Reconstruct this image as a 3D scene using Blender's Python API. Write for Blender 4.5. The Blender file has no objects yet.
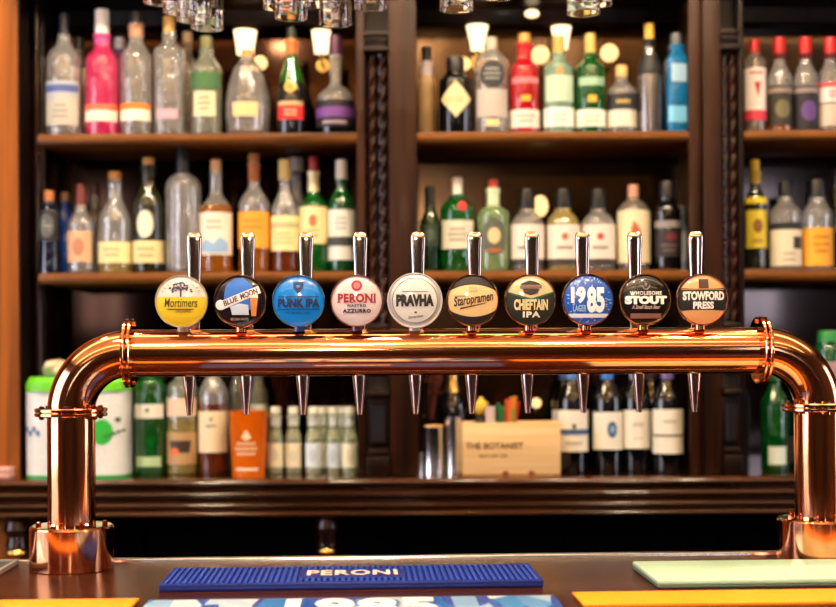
import bpy, bmesh, math, random
from mathutils import Vector, Matrix
random.seed(7)
SC = bpy.context.scene
COL = SC.collection
PI = math.pi
ZC, HZ, F, CX, ROLL = 1.42, 360.0, 1400.0, 418.0, 0.0055

# ---------------------------------------------------------------- helpers
def lin(h):
    if not isinstance(h, str): return tuple(h)
    o = []
    for i in (0, 2, 4):
        c = int(h[i:i+2], 16) / 255
        o.append(c/12.92 if c <= .04045 else ((c+.055)/1.055)**2.4)
    return tuple(o)

MATS = {}
def nodes(name):
    m = bpy.data.materials.new(name); m.use_nodes = True
    return m, m.node_tree.nodes, m.node_tree.links, m.node_tree.nodes['Principled BSDF']

def plain(color, rough=.5, metal=0., trans=0., coat=0., ior=1.5, emit=0., name=None, sub=0.):
    key = (color, rough, metal, trans, coat, ior, emit)
    if key in MATS: return MATS[key]
    m, n, l, b = nodes(name or 'mat_%d' % len(MATS))
    c = lin(color)
    b.inputs['Base Color'].default_value = (*c, 1)
    b.inputs['Roughness'].default_value = rough
    b.inputs['Metallic'].default_value = metal
    b.inputs['Transmission Weight'].default_value = trans
    b.inputs['Coat Weight'].default_value = coat
    b.inputs['Coat Roughness'].default_value = .04
    b.inputs['IOR'].default_value = ior
    if emit:
        b.inputs['Emission Color'].default_value = (*c, 1)
        b.inputs['Emission Strength'].default_value = emit
    elif not trans and not metal:      # faint paper / paint variation
        t = n.new('ShaderNodeTexNoise'); t.inputs['Scale'].default_value = 60
        r = n.new('ShaderNodeMapRange'); r.inputs[1].default_value = .3; r.inputs[2].default_value = .7
        r.inputs[3].default_value = .9; r.inputs[4].default_value = 1.06
        mx = n.new('ShaderNodeMix'); mx.data_type = 'RGBA'; mx.blend_type = 'MULTIPLY'
        mx.inputs[0].default_value = 1; mx.inputs[6].default_value = (*c, 1)
        l.new(t.outputs[0], r.inputs[0]); l.new(r.outputs[0], mx.inputs[7]); l.new(mx.outputs[2], b.inputs['Base Color'])
    MATS[key] = m
    return m

def wood(name, c1, c2, axis=0, rough=.3, coat=.3, scale=1.):
    if name in MATS: return MATS[name]
    m, n, l, b = nodes(name)
    tc = n.new('ShaderNodeTexCoord'); mp = n.new('ShaderNodeMapping')
    s = [38*scale]*3; s[axis] = 2.2*scale
    mp.inputs['Scale'].default_value = s
    t = n.new('ShaderNodeTexNoise'); t.inputs['Scale'].default_value = 1; t.inputs['Detail'].default_value = 6
    t.inputs['Distortion'].default_value = .6
    r = n.new('ShaderNodeValToRGB')
    r.color_ramp.elements[0].position = .32; r.color_ramp.elements[1].position = .68
    r.color_ramp.elements[0].color = (*lin(c1), 1); r.color_ramp.elements[1].color = (*lin(c2), 1)
    l.new(tc.outputs['Object'], mp.inputs[0]); l.new(mp.outputs[0], t.inputs[0]); l.new(t.outputs[0], r.inputs[0])
    l.new(r.outputs[0], b.inputs['Base Color'])
    b.inputs['Roughness'].default_value = rough; b.inputs['Coat Weight'].default_value = coat
    b.inputs['Coat Roughness'].default_value = .1; b.inputs['Specular IOR Level'].default_value = .25
    MATS[name] = m
    return m

def metal(name, c, rough, streak=0.):
    if name in MATS: return MATS[name]
    m, n, l, b = nodes(name)
    b.inputs['Base Color'].default_value = (*lin(c), 1); b.inputs['Metallic'].default_value = 1
    b.inputs['Roughness'].default_value = rough
    t = n.new('ShaderNodeTexNoise'); t.inputs['Scale'].default_value = 14; t.inputs['Detail'].default_value = 3
    r = n.new('ShaderNodeMapRange'); r.inputs[3].default_value = rough*.85; r.inputs[4].default_value = rough*1.2
    l.new(t.outputs[0], r.inputs[0]); l.new(r.outputs[0], b.inputs['Roughness'])
    MATS[name] = m
    return m

class MB:
    """collects geometry for ONE mesh object"""
    def __init__(s): s.bm = bmesh.new(); s.mi = 0
    def face(s, vs):
        try:
            f = s.bm.faces.new(vs); f.material_index = s.mi; return f
        except ValueError: return None
    def box(s, x0, x1, y0, y1, z0, z1, bev=0., seg=2):
        b = bmesh.new(); bmesh.ops.create_cube(b, size=1)
        for v in b.verts: v.co = (x0+(v.co.x+.5)*(x1-x0), y0+(v.co.y+.5)*(y1-y0), z0+(v.co.z+.5)*(z1-z0))
        if bev: bmesh.ops.bevel(b, geom=b.edges[:], offset=bev, segments=seg, affect='EDGES', profile=.5)
        s.merge(b); return s
    def merge(s, b, M=None):
        mp = {}
        for v in b.verts: mp[v] = s.bm.verts.new(M @ v.co if M else v.co)
        for f in b.faces: s.face([mp[v] for v in f.verts])
        b.free()
    def lathe(s, prof, o=(0, 0, 0), seg=32, axis='z', sq=0, M=None, ribs=None):
        """prof: list of (r, h) from bottom to top; r=0 closes"""
        rings = []
        def P(r, a, h):
            k = r*(1+ribs[1]*math.cos(ribs[0]*a)) if ribs else r
            if sq: k = k/((abs(math.cos(a))**sq+abs(math.sin(a))**sq)**(1/sq))
            p = Vector((k*math.cos(a), k*math.sin(a), h))
            if axis == 'x': p = Vector((p.z, p.x, p.y))
            if axis == 'y': p = Vector((p.x, p.z, p.y))
            p = p + Vector(o)
            return M @ p if M else p
        for r, h in prof:
            if r < 1e-7: rings.append([s.bm.verts.new(P(0, 0, h))])
            else: rings.append([s.bm.verts.new(P(r, 2*PI*i/seg, h)) for i in range(seg)])
        for a, b in zip(rings, rings[1:]):
            for i in range(seg):
                j = (i+1) % seg
                if len(a) == 1 and len(b) == 1: continue
                if len(a) == 1: s.face([a[0], b[j], b[i]])
                elif len(b) == 1: s.face([a[i], a[j], b[0]])
                else: s.face([a[i], a[j], b[j], b[i]])
        return s
    def tube(s, pts, r, seg=16, cap=True):
        pts = [Vector(p) for p in pts]; rings = []
        n = len(pts); up = Vector((0, 0, 1))
        for k, p in enumerate(pts):
            t = (pts[min(k+1, n-1)]-pts[max(k-1, 0)]).normalized()
            u = t.cross(Vector((0, 1, 0)))
            if u.length < .1: u = t.cross(up)
            u.normalize(); w = t.cross(u)
            rr = r[k] if isinstance(r, (list, tuple)) else r
            rings.append([s.bm.verts.new(p+(u*math.cos(2*PI*i/seg)+w*math.sin(2*PI*i/seg))*rr) for i in range(seg)])
        for a, b in zip(rings, rings[1:]):
            for i in range(seg):
                j = (i+1) % seg; s.face([a[i], a[j], b[j], b[i]])
        if cap:
            s.face(rings[0][::-1]); s.face(rings[-1])
        return s
    def grid(s, fn, us, vs):
        g = [[s.bm.verts.new(fn(u, v)) for u in us] for v in vs]
        for a, b in zip(g, g[1:]):
            for i in range(len(us)-1): s.face([a[i], a[i+1], b[i+1], b[i]])
        return s
    def extrude_profile(s, prof, x0, x1):
        """closed (y,z) polygon swept along x"""
        a = [s.bm.verts.new((x0, y, z)) for y, z in prof]; b = [s.bm.verts.new((x1, y, z)) for y, z in prof]
        n = len(prof)
        for i in range(n):
            j = (i+1) % n; s.face([a[i], b[i], b[j], a[j]])
        s.face(a[::-1]); s.face(b); return s
    def build(s, name, m, parent=None, loc=None, rot=None, smooth=35, label=None):
        bmesh.ops.recalc_face_normals(s.bm, faces=s.bm.faces[:])
        me = bpy.data.meshes.new(name); s.bm.to_mesh(me); s.bm.free()
        for mm in (m if isinstance(m, (list, tuple)) else [m]): me.materials.append(mm)
        if smooth:
            me.polygons.foreach_set('use_smooth', [True]*len(me.polygons))
            me.set_sharp_from_angle(angle=math.radians(smooth))
        o = bpy.data.objects.new(name, me); COL.objects.link(o)
        if parent: o.parent = parent
        if loc: o.location = loc
        if rot: o.rotation_euler = rot
        if label: o['label'] = label
        return o

def thing(name, label, cat, loc=(0, 0, 0), rz=0, group=None):
    o = bpy.data.objects.new(name, None); COL.objects.link(o)
    o.empty_display_size = .05
    o.location = loc; o.rotation_euler = (0, 0, rz); o['label'] = label; o['category'] = cat
    if group: o['group'] = group
    return o
def tag(o, label, cat, group=None):
    o['label'] = label; o['category'] = cat
    if group: o['group'] = group
    return o
def struct(o, label=None, cat=None):
    o['kind'] = 'structure'
    if label: o['label'] = label
    if cat: o['category'] = cat
    return o
def light(name, kind, loc, energy, color, parent=None, size=.1, target=None, spot=60, blend=.6):
    d = bpy.data.lights.new(name, kind); d.energy = energy; d.color = color
    if kind == 'SPOT': d.spot_size = math.radians(spot); d.spot_blend = blend; d.shadow_soft_size = size
    if kind == 'POINT': d.shadow_soft_size = size
    if kind == 'AREA': d.size = size
    o = bpy.data.objects.new(name, d); COL.objects.link(o); o.location = loc
    if target: o.rotation_euler = (Vector(target)-Vector(loc)).to_track_quat('-Z', 'Y').to_euler()
    if parent: o.parent = parent
    return o

def text_mesh(txt, offset=0., shear=0., spacing=1.):
    """2-D letter outlines as triangles, box normalised to width/height 1 centred on 0"""
    c = bpy.data.curves.new('letters', 'FONT'); c.body = txt; c.size = 1; c.offset = offset; c.shear = shear
    c.space_character = spacing; c.resolution_u = 3
    c.align_x = 'CENTER'
    o = bpy.data.objects.new('letters', c); COL.objects.link(o)
    dg = bpy.context.evaluated_depsgraph_get(); dg.update()
    me = bpy.data.meshes.new_from_object(o.evaluated_get(dg))
    vs = [v.co.copy() for v in me.vertices]; fs = [tuple(p.vertices) for p in me.polygons]
    bpy.data.objects.remove(o); bpy.data.curves.remove(c); bpy.data.meshes.remove(me)
    x0, x1 = min(v.x for v in vs), max(v.x for v in vs); y0, y1 = min(v.y for v in vs), max(v.y for v in vs)
    return [((v.x-x0)/(x1-x0)-.5, (v.y-y0)/(y1-y0)-.5) for v in vs], fs
def put_text(mb, txt, fn, cx, cy, w, h, offset=.02, shear=0., rot=0., spacing=1., arc=0., unit=1.):
    vs, fs = text_mesh(txt, offset, shear, spacing)
    tb = bmesh.new(); tv = [tb.verts.new((x, y, 0)) for x, y in vs]
    for f in fs:
        try: tb.faces.new([tv[i] for i in f])
        except ValueError: pass
    bmesh.ops.triangulate(tb, faces=tb.faces[:])
    for _ in range(2):
        lg = [e for e in tb.edges if abs(e.verts[0].co.y-e.verts[1].co.y)*h > .16*unit or abs(e.verts[0].co.x-e.verts[1].co.x)*w > .16*unit]
        if lg: bmesh.ops.subdivide_edges(tb, edges=lg, cuts=1); bmesh.ops.triangulate(tb, faces=tb.faces[:])
    tb.verts.index_update(); vs = [(v.co.x, v.co.y) for v in tb.verts]; fs = [tuple(v.index for v in f.verts) for f in tb.faces]; tb.free()
    ca, sa = math.cos(rot), math.sin(rot); out = []
    for x, y in vs:
        x *= w; y *= h
        y += arc*(x/(w*.5))**2
        out.append(mb.bm.verts.new(fn(cx+x*ca-y*sa, cy+x*sa+y*ca)))
    for f in fs: mb.face([out[i] for i in f])
def put_poly(mb, pts, fn, rings=4, c=None):
    """star-shaped outline filled in concentric rings"""
    if c is None: c = (sum(p[0] for p in pts)/len(pts), sum(p[1] for p in pts)/len(pts))
    g = [[mb.bm.verts.new(fn(c[0]+(p[0]-c[0])*k/rings, c[1]+(p[1]-c[1])*k/rings)) for p in pts] for k in range(1, rings+1)]
    ctr = mb.bm.verts.new(fn(*c)); n = len(pts)
    for i in range(n):
        j = (i+1) % n; mb.face([ctr, g[0][i], g[0][j]])
        for a, b in zip(g, g[1:]): mb.face([a[i], b[i], b[j], a[j]])
def ellipse(cx, cy, a, b, n=24, rot=0.):
    return [(cx+a*math.cos(t)*math.cos(rot)-b*math.sin(t)*math.sin(rot), cy+a*math.cos(t)*math.sin(rot)+b*math.sin(t)*math.cos(rot)) for t in (2*PI*i/n for i in range(n))]
def densify(pts, k=6):
    o = []
    for a, b in zip(pts, pts[1:]+pts[:1]):
        for i in range(k): o.append((a[0]+(b[0]-a[0])*i/k, a[1]+(b[1]-a[1])*i/k))
    return o
def strip(mb, fn, x0, x1, y0, y1, nx=12, ny=3):
    mb.grid(lambda u, v: fn(x0+(x1-x0)*u, y0+(y1-y0)*v), [i/nx for i in range(nx+1)], [i/ny for i in range(ny+1)])

def px(x, d): return (x-CX)/F*d
def pz(x, y, d): return ZC+(HZ-(y+ROLL*(x-CX)))/F*d

# ---------------------------------------------------------------- materials
W_CAB_V = wood('cabinet wood upright', '140803', '3a1a06', 2, .4, .03)
W_CAB_H = wood('cabinet wood long', '3a1c0b', '7a4614', 0, .28, .3)
W_SHELF = wood('shelf wood', '4a270c', '8c541a', 0, .4, .05)
W_DARK = wood('dark carved wood', '0c0504', '1e0c07', 2, .35, .03)
W_TURN = wood('turned dark wood', '1a0b08', '341812', 2, .2, .4)
W_COUNT = wood('back counter wood', '2a1208', '562c14', 0, .14, 1.)
_n, _l = W_COUNT.node_tree.nodes, W_COUNT.node_tree.links
_t = _n.new('ShaderNodeTexNoise'); _t.inputs['Scale'].default_value = 26; _t.inputs['Detail'].default_value = 4
_b = _n.new('ShaderNodeBump'); _b.inputs['Strength'].default_value = .1; _b.inputs['Distance'].default_value = .006
_c = _n.new('ShaderNodeTexCoord'); _l.new(_c.outputs['Object'], _t.inputs[0]); _l.new(_t.outputs[0], _b.inputs['Height'])
for _s in ('Normal', 'Coat Normal'): _l.new(_b.outputs[0], _n['Principled BSDF'].inputs[_s])
W_BAR = wood('bar top wood', '28110a', '4c2414', 0, .27, 0.)
W_BAR.node_tree.nodes['Principled BSDF'].inputs['Specular IOR Level'].default_value = .05
W_ORANGE = wood('orange panelling', '5a2c08', 'a45c16', 2, .45, .1, .5)
W_FLOOR = wood('floor boards', '3a2416', '5c3a22', 1, .4, .2)
W_BOX = wood('pale box wood', 'd8b078', 'ecc996', 0, .6, 0.)
COPPER = metal('polished copper', (.88, .38, .185), .1)
CHROME = metal('warm chrome', (.87, .73, .62), .08)
NOZ = metal('nozzle steel', (.9, .8, .8), .13)
STEEL = metal('brushed steel', (.72, .72, .74), .2)
BRASS = metal('aged brass', (.7, .45, .14), .25)
EDGE = metal('bar edging steel', (.88, .84, .82), .22)
GLASS = plain('ffffff', .0, 0, 1., 0, 1.45, name='drinking glass')
WIN_E = 7.; LAMP_E = 2.2; E_SPOT = 20.; E_BAR = 20.; TROUGH_E = 7.; ROOM_E = 90.; E_FRONT_FILL = 36.; LENS_E = 300.; EXPO = -.05; FSTOP = 3.1
# ---------------------------------------------------------------- room shell
CREAM = plain('c9b48c', .8, name='ceiling paint')
WALLP = plain('4e3422', .7, name='wall paint')
XL, XR, YF, YB, ZT = -3.0, 3.2, -4.5, 3.9, 3.1
struct(MB().box(XL, XR, YF, YB, -.1, 0).build('floor', W_FLOOR))
struct(MB().box(XL, XR, YF, YB, ZT, ZT+.1).build('ceiling', CREAM))
struct(MB().box(XL-.1, XR+.1, YB, YB+.1, -.1, ZT+.1).build('wall_back', WALLP))
w = MB(); w.box(XR, XR+.1, YF, 1.75, -.1, ZT+.1); w.box(XR, XR+.1, 2.75, YB, -.1, ZT+.1); w.box(XR, XR+.1, 1.75, 2.75, -.1, 1.0); w.box(XR, XR+.1, 1.75, 2.75, 2.6, ZT+.1)
struct(w.build('wall_right', WALLP))
w = MB()
wy0, wy1, wz0, wz1 = .3, 2.4, 1.0, 2.75
w.box(XL-.1, XL, YF, wy0, -.1, ZT+.1); w.box(XL-.1, XL, wy1, YB, -.1, ZT+.1)
w.box(XL-.1, XL, wy0, wy1, -.1, wz0); w.box(XL-.1, XL, wy0, wy1, wz1, ZT+.1)
struct(w.build('wall_left', WALLP))
w = MB()
fx = [(-2.95, -2.5), (2.75, 3.15)]
w.box(XL-.1, fx[0][0], YF-.1, YF, -.1, ZT+.1); w.box(fx[0][1], fx[1][0], YF-.1, YF, -.1, ZT+.1); w.box(fx[1][1], XR+.1, YF-.1, YF, -.1, ZT+.1)
for a, b in fx:
    w.box(a, b, YF-.1, YF, -.1, 1.65); w.box(a, b, YF-.1, YF, 2.95, ZT+.1)
struct(w.build('wall_front', WALLP))
DAY = plain((.86, .86, 1.), .5, emit=WIN_E, name='daylight pane')
WFR = plain('e8e2d8', .5, name='window paint')
def window(nm, axis, p, a, b, z0, z1):
    f = MB(); t = .06
    def bx(m, u0, u1, q0, q1, zz0, zz1):
        if axis == 'xr': m.box(p-q1, p-q0, u0, u1, zz0, zz1)
        elif axis == 'x': m.box(p+q0, p+q1, u0, u1, zz0, zz1)
        else: m.box(u0, u1, p+q0, p+q1, zz0, zz1)
    for u0, u1, a0, a1 in ((a, a+t, z0, z1), (b-t, b, z0, z1), (a+t, b-t, z0, z0+t), (a+t, b-t, z1-t, z1)): bx(f, u0, u1, -.07, -.02, a0, a1)
    n = max(2, round((b-a)/.7))
    for i in range(1, n):
        u = a+(b-a)*i/n; bx(f, u-.025, u+.025, -.07, -.02, z0+t, z1-t)
    bx(f, a+t, b-t, -.07, -.02, (z0+z1)/2-.02, (z0+z1)/2+.02)
    o = struct(f.build(nm, WFR))
    g = MB(); bx(g, a+t, b-t, -.055, -.045, z0+t, z1-t); g.build('pane', DAY, o)
window('window_1', 'x', XL, wy0, wy1, wz0, wz1)
window('added_window_4', 'xr', XR, 1.75, 2.75, 1.0, 2.6)  # unseen window added to brighten the right edges of the handles
window('window_2', 'y', YF, *fx[0], 1.65, 2.95)
window('window_3', 'y', YF, *fx[1], 1.65, 2.95)
# orange panelling left of the cabinet
t = MB(); t.box(XL, -1.003, 3.52, 3.9, 0, ZT, 0)
for xx in (-1.25, -1.5, -1.75): t.box(xx-.006, xx+.006, 3.514, 3.53, .1, ZT-.05)
struct(t.build('trim_1', W_ORANGE))

# ---------------------------------------------------------------- back counter
bc = thing('back_counter', 'dark glossy wooden back counter with moulded front edge behind the tap tower', 'counter', (0, 3.6, 0))
ZK = 1.131
def halfround(y, z0, z1, bulge, n=8):
    return [(y-bulge*math.sin(PI*i/n), z1+(z0-z1)*i/n) for i in range(n+1)]
y0 = -.15
prof = [(.21, ZK), (y0-.02, ZK)]+halfround(y0-.02, ZK-.018, ZK, .012)+[(y0, ZK-.02), (y0, ZK-.027)]+halfround(y0-.008, ZK-.048, ZK-.027, .014)+[(y0+.012, ZK-.05), (y0+.012, ZK-.056)]+halfround(y0+.004, ZK-.076, ZK-.056, .012)+[(y0+.01, ZK-.078)]+halfround(y0+.008, ZK-.098, ZK-.078, .013)+[(.21, ZK-.098)]
MB().extrude_profile(prof, -2.2, 2.2).build('worktop', W_COUNT, bc, smooth=40)
c = MB(); c.box(-2.2, 2.2, .06, .2, 0, ZK-.0985)
for xx in (-1.5, -.75, 0., .75, 1.5): c.box(xx-.03, xx+.03, .045, .06, .05, ZK-.1, .004)
cm = plain('050303', .9); cm.node_tree.nodes['Principled BSDF'].inputs['Specular IOR Level'].default_value = .05
c.build('carcass', cm, bc)
for xp, sc in ((326, 1.2), (16, 1.45)):
    xx = px(xp, 3.5); zt = ZK-.098
    m = MB(); m.lathe([(0, -.075), (.02*sc, -.075), (.017*sc, -.05), (.024*sc, -.03), (.02*sc, -.01), (.027*sc, 0), (0, 0)], (xx, -.1, zt))
    d = m.build('turned_drop', W_TURN, bc)
    MB().lathe([(0, -.088-.011*sc)]+[(.023*sc*math.sin(PI*i/10), -.088-.011*sc*math.cos(PI*i/10)) for i in range(1, 10)]+[(0, -.074)], (xx, -.1, zt)).build('ball', BRASS, d, label='brass ball')

# ---------------------------------------------------------------- back bar cabinet
cb = thing('back_bar_cabinet', 'dark wooden back bar with three shelved bays and twisted columns', 'cabinet', (0, 3.5, ZK))
zz = lambda z: z-ZK
ZT1, ZT2 = 1.99, 1.6425          # tops of upper and lower shelf
xl, x1, x2, x3, x4, xr = -.9985, -.9325, -.15, 0., .68, .8175
xe = 1.62
MIR = {}
def mirror(name, c, rough):
    m, n, l, b = nodes(name)
    b.inputs['Metallic'].default_value = 1; b.inputs['Base Color'].default_value = (*lin(c), 1)
    t = n.new('ShaderNodeTexNoise'); t.inputs['Scale'].default_value = 5
    r = n.new('ShaderNodeMapRange'); r.inputs[3].default_value = rough*.5; r.inputs[4].default_value = rough*1.6
    l.new(t.outputs[0], r.inputs[0]); l.new(r.outputs[0], b.inputs['Roughness'])
    return m
for (a, b, mm) in ((-.965, x2, mirror('aged mirror one', '35231a', .07)), (x3, x4+.03, mirror('aged mirror two', '4a3828', .14)), (xr, xe, mirror('aged mirror three', '524a4a', .08))):
    MB().box(a, b, .29, .3, zz(ZK), zz(2.5)).build('back_mirror', mm, cb, label='dim aged mirror behind the bottles')
MB().box(xl, xe, .3, .32, zz(ZK), zz(2.6)).build('back_board', W_DARK, cb)
for (a, b) in ((-.947, x2), (x3, x4+.0295), (xr, xe)):
    MB().box(a, b, .25, .29, zz(2.319), zz(2.5), .003).build('header', W_DARK, cb)
    for zt in (ZT1, ZT2):
        bf = min(b, x4) if a < x4 else b
        m = MB().box(a, bf, .0, .29, zz(zt-.026), zz(zt), .003)
        if bf < b: m.box(bf, b, .026, .29, zz(zt-.026), zz(zt))
        m.box(a, bf, -.006, .004, zz(zt-.02), zz(zt-.006), .002)
        m.build('shelf', W_SHELF, cb)
# left pilaster
MB().box(xl-.004, xl, .02, .29, zz(ZK), zz(2.5)).build('side_panel', W_DARK, cb)
m = MB(); m.box(xl, -.968, .14, .29, zz(ZK), zz(2.5), .002)
m.build('pilaster', W_DARK, cb)
for xx in (xl+.012,): MB().lathe([(0, 0), (.011, 0), (.011, 1.2), (0, 1.2)], (xx, .14, .05), 20).build('reeded_column', W_TURN, cb)
# dividers
MB().box(x2, x2+.02, -.004, .29, zz(ZK+.0), zz(2.5), .002).build('side_panel', W_CAB_V, cb)
MB().box(x2+.02, x3-.07, .06, .08, zz(ZK), zz(2.5)).build('recess_board', W_DARK, cb)
MB().box(x3-.07, x3, -.012, .29, zz(ZK), zz(2.5), .004).build('upright', W_CAB_V, cb)
m = MB().box(x4, x4+.03, -.004, .024, zz(ZK), zz(2.5), .003); m.box(x4+.03, x4+.033, .02, .29, zz(ZK), zz(2.5))
m.build('side_panel', W_CAB_V, cb)
MB().box(x4+.033, x4+.078, -.012, .29, zz(ZK), zz(2.5), .003).build('upright', W_CAB_V, cb)
MB().box(x4+.078, xr, .06, .08, zz(ZK), zz(2.5)).build('recess_board', W_DARK, cb)
MB().box(xr-.012, xr, .0, .29, zz(ZK), zz(2.5), .002).build('side_panel', W_DARK, cb)
MB().box(xe, xe+.06, -.01, .29, zz(ZK), zz(2.5), .002).build('side_panel', W_DARK, cb)
# cornice
m = MB(); m.box(xl, xe+.06, -.03, .3, zz(2.36), zz(2.5), .004); m.box(xl-.02, xe+.08, -.05, .3, zz(2.42), zz(2.45), .008); m.box(xl-.03, xe+.09, -.08, .32, zz(2.5), zz(2.6), .01)
m.build('cornice', W_DARK, cb)
# twisted columns
def twisted(xx, z0, z1, r=.0125):
    m = MB(); n = 96; seg = 24
    us = [i/seg for i in range(seg+1)]; vs = [i/n for i in range(n+1)]
    def fn(u, v):
        a = 2*PI*u; z = z0+(z1-z0)*v
        rr = r*(1+.17*math.cos(3*(a-2*PI*v*(z1-z0)/.13)))
        return (xx+rr*math.cos(a), .025+rr*math.sin(a), z)
    m.grid(fn, us, vs)
    m.build('twisted_column', W_TURN, cb, smooth=60)
def capital(a, b, z0, z1):
    m = MB(); m.box(a, b, -.005, .06, z0+.012, z1, .004); m.box(a-.006, b+.006, -.012, .06, z0, z0+.012, .003); m.box(a-.004, b+.004, -.01, .06, z1-.012, z1, .003)
    for i in range(5):
        xx = a+(b-a)*(i+.5)/5; m.lathe([(0, -.006), (.004, -.004), (.005, 0), (.004, .004), (0, .006)], (xx, -.005, (z0+z1)/2+.004), 10)
    m.build('capital', W_DARK, cb)
def pedestal(a, b):
    m = MB(); m.box(a, b, .0, .06, 0, .28, .003)
    m.box(a-.002, b+.002, -.03, .06, 0, .05, .005); m.box(a, b, -.018, .06, .05, .068, .006)
    m.box(a-.002, b+.002, -.026, .06, .195, .215, .007); m.box(a, b, -.012, .06, .25, .38, .004); m.box(a-.002, b+.002, -.02, .06, .36, .38, .006)
    for i in range(4):
        xx = a+.014+(b-a-.028)*i/3; m.lathe([(0, .08), (.0055, .084), (.0055, .176), (0, .18)], (xx, -.001, 0), 10)
    m.build('pedestal', W_DARK, cb)
for a, b in ((x2+.022, x3-.072), (x4+.08, xr-.014)):
    q = (b-a)
    for f in (.25, .77): twisted(a+q*f, .378, zz(2.19))
    capital(a, b, zz(2.19), zz(2.24)); pedestal(a, b)

# flared lamps, and glowing globes put in for lamp reflections, inside the bays
LAMP = plain((1., .78, .45), .5, emit=LAMP_E, name='lamp glass lit')
REFL_GLOW = plain((1., .62, .25), .5, emit=LAMP_E*.8, name='lamp reflection glow')
def shade_lamp(x, y0, y1, w0, w1, label):
    d = 3.72; z0, z1 = pz(x, y1, d), pz(x, y0, d); h = z1-z0; r0, r1 = w1/2/F*d, w0/2/F*d
    t = thing('wall_lamp', label, 'lamp', (px(x, d), d, z0), 0, 'small flared lamps at the back of the shelves')
    MB().lathe([(0, 0), (r0, 0), (r0*1.02, h*.2), (r1, h), (r1-.002, h), (r0*.8, .004), (0, .004)]).build('lamp_shade', LAMP, t)
    m = MB(); m.tube([(0, .0, -.001), (0, 0, -.02), (0, .04, -.02), (0, .068, -.02)], .004, 8); m.lathe([(0, 0), (.018, 0), (.016, .008), (0, .008)], (0, .062, -.02), 16, 'y')
    m.build('bracket', BRASS, t)
def reflection_globe(x, y, r, label, asp=1.):  # glowing globe built in place of a lamp's mirror reflection
    d = 3.74; rr = r/F*d
    t = thing('reflection_globe', label, 'lamp', (px(x, d), d, pz(x, y, d)), 0, 'small glowing globes put in for lamp reflections at the back of the shelves')
    MB().lathe([(rr*math.sin(PI*i/12), -rr*asp*math.cos(PI*i/12)) for i in range(13)], seg=24).build('globe', REFL_GLOW, t)
    m = MB(); m.tube([(0, 0, -rr*asp+.002), (0, 0, -rr*asp-.01), (0, .02, -rr*asp-.012), (0, .048, -rr*asp-.012)], .0035, 8)
    m.build('bracket', BRASS, t)
shade_lamp(247, 31, 54, 23, 17, 'lit flared lamp above the round clear flask bottle')
shade_lamp(323, 31, 53, 19, 14, 'lit flared lamp beside purple-foiled bottle on upper left shelf')
shade_lamp(479, 26, 50, 22, 13, 'lit flared lamp above the clear bottle with black round label')
shade_lamp(563, 27, 49, 20, 13, 'lit flared lamp behind the pale green bottle neck')
reflection_globe(262, 63, 7, 'glowing globe for a lamp reflection just right of the round flask neck')
reflection_globe(465, 64, 7, 'glowing globe for a lamp reflection behind the squat black bottle')
reflection_globe(542, 55, 9, 'glowing globe for a lamp reflection between red and pale green bottles')
reflection_globe(611, 53, 9, 'glowing globe for a lamp reflection right of the green bottle neck')
reflection_globe(541, 206, 8, 'oval glowing globe for a lamp reflection on the lower middle shelf between black-capped bottles', 1.35)
reflection_globe(536, 403, 5, 'small glowing globe for a lamp reflection above the pale wooden box')
# little light set on the cornice
m = MB(); m.lathe([(0, -.002), (.022, 0), (.022, .006), (0, .006)], (0, 0, 0), 24, 'y')
t = thing('bulkhead_light', 'small oval lit lamp on dark header over the middle bay', 'lamp', (px(534, 3.735), 3.742, pz(534, 13, 3.735)))
t.scale = (1, 1, .6)
m.build('base', BRASS, t)
MB().lathe([(0, -.014), (.012, -.012), (.019, -.002), (0, -.002)], (0, 0, 0), 24, 'y').build('diffuser', LAMP, t)

# ---------------------------------------------------------------- bar counter
A = math.radians(2.4)
BX, BY, ZB = .0484, 2.24, 1.093
def bar_pt(X, Y): return (X, Y, ZB)
br = thing('bar_counter', 'dark glossy wooden bar counter carrying the copper tap tower', 'counter', (BX, BY, 0), A)
MB().box(-2.3, 2.3, -.8, .07, ZB-.05, ZB, .006).build('bar_top', W_BAR, br)
m = MB(); m.box(-2.3, 2.3, -.7, -.0, .1, ZB-.05); m.box(-2.3, 2.3, -.65, -.05, 0, .1)
m.build('bar_front', W_DARK, br)
MB().box(-2.3, 2.3, .07, .084, ZB-.05, ZB+.005, .003).build('edging', EDGE, br, label='steel edging strip along the far edge')

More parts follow.
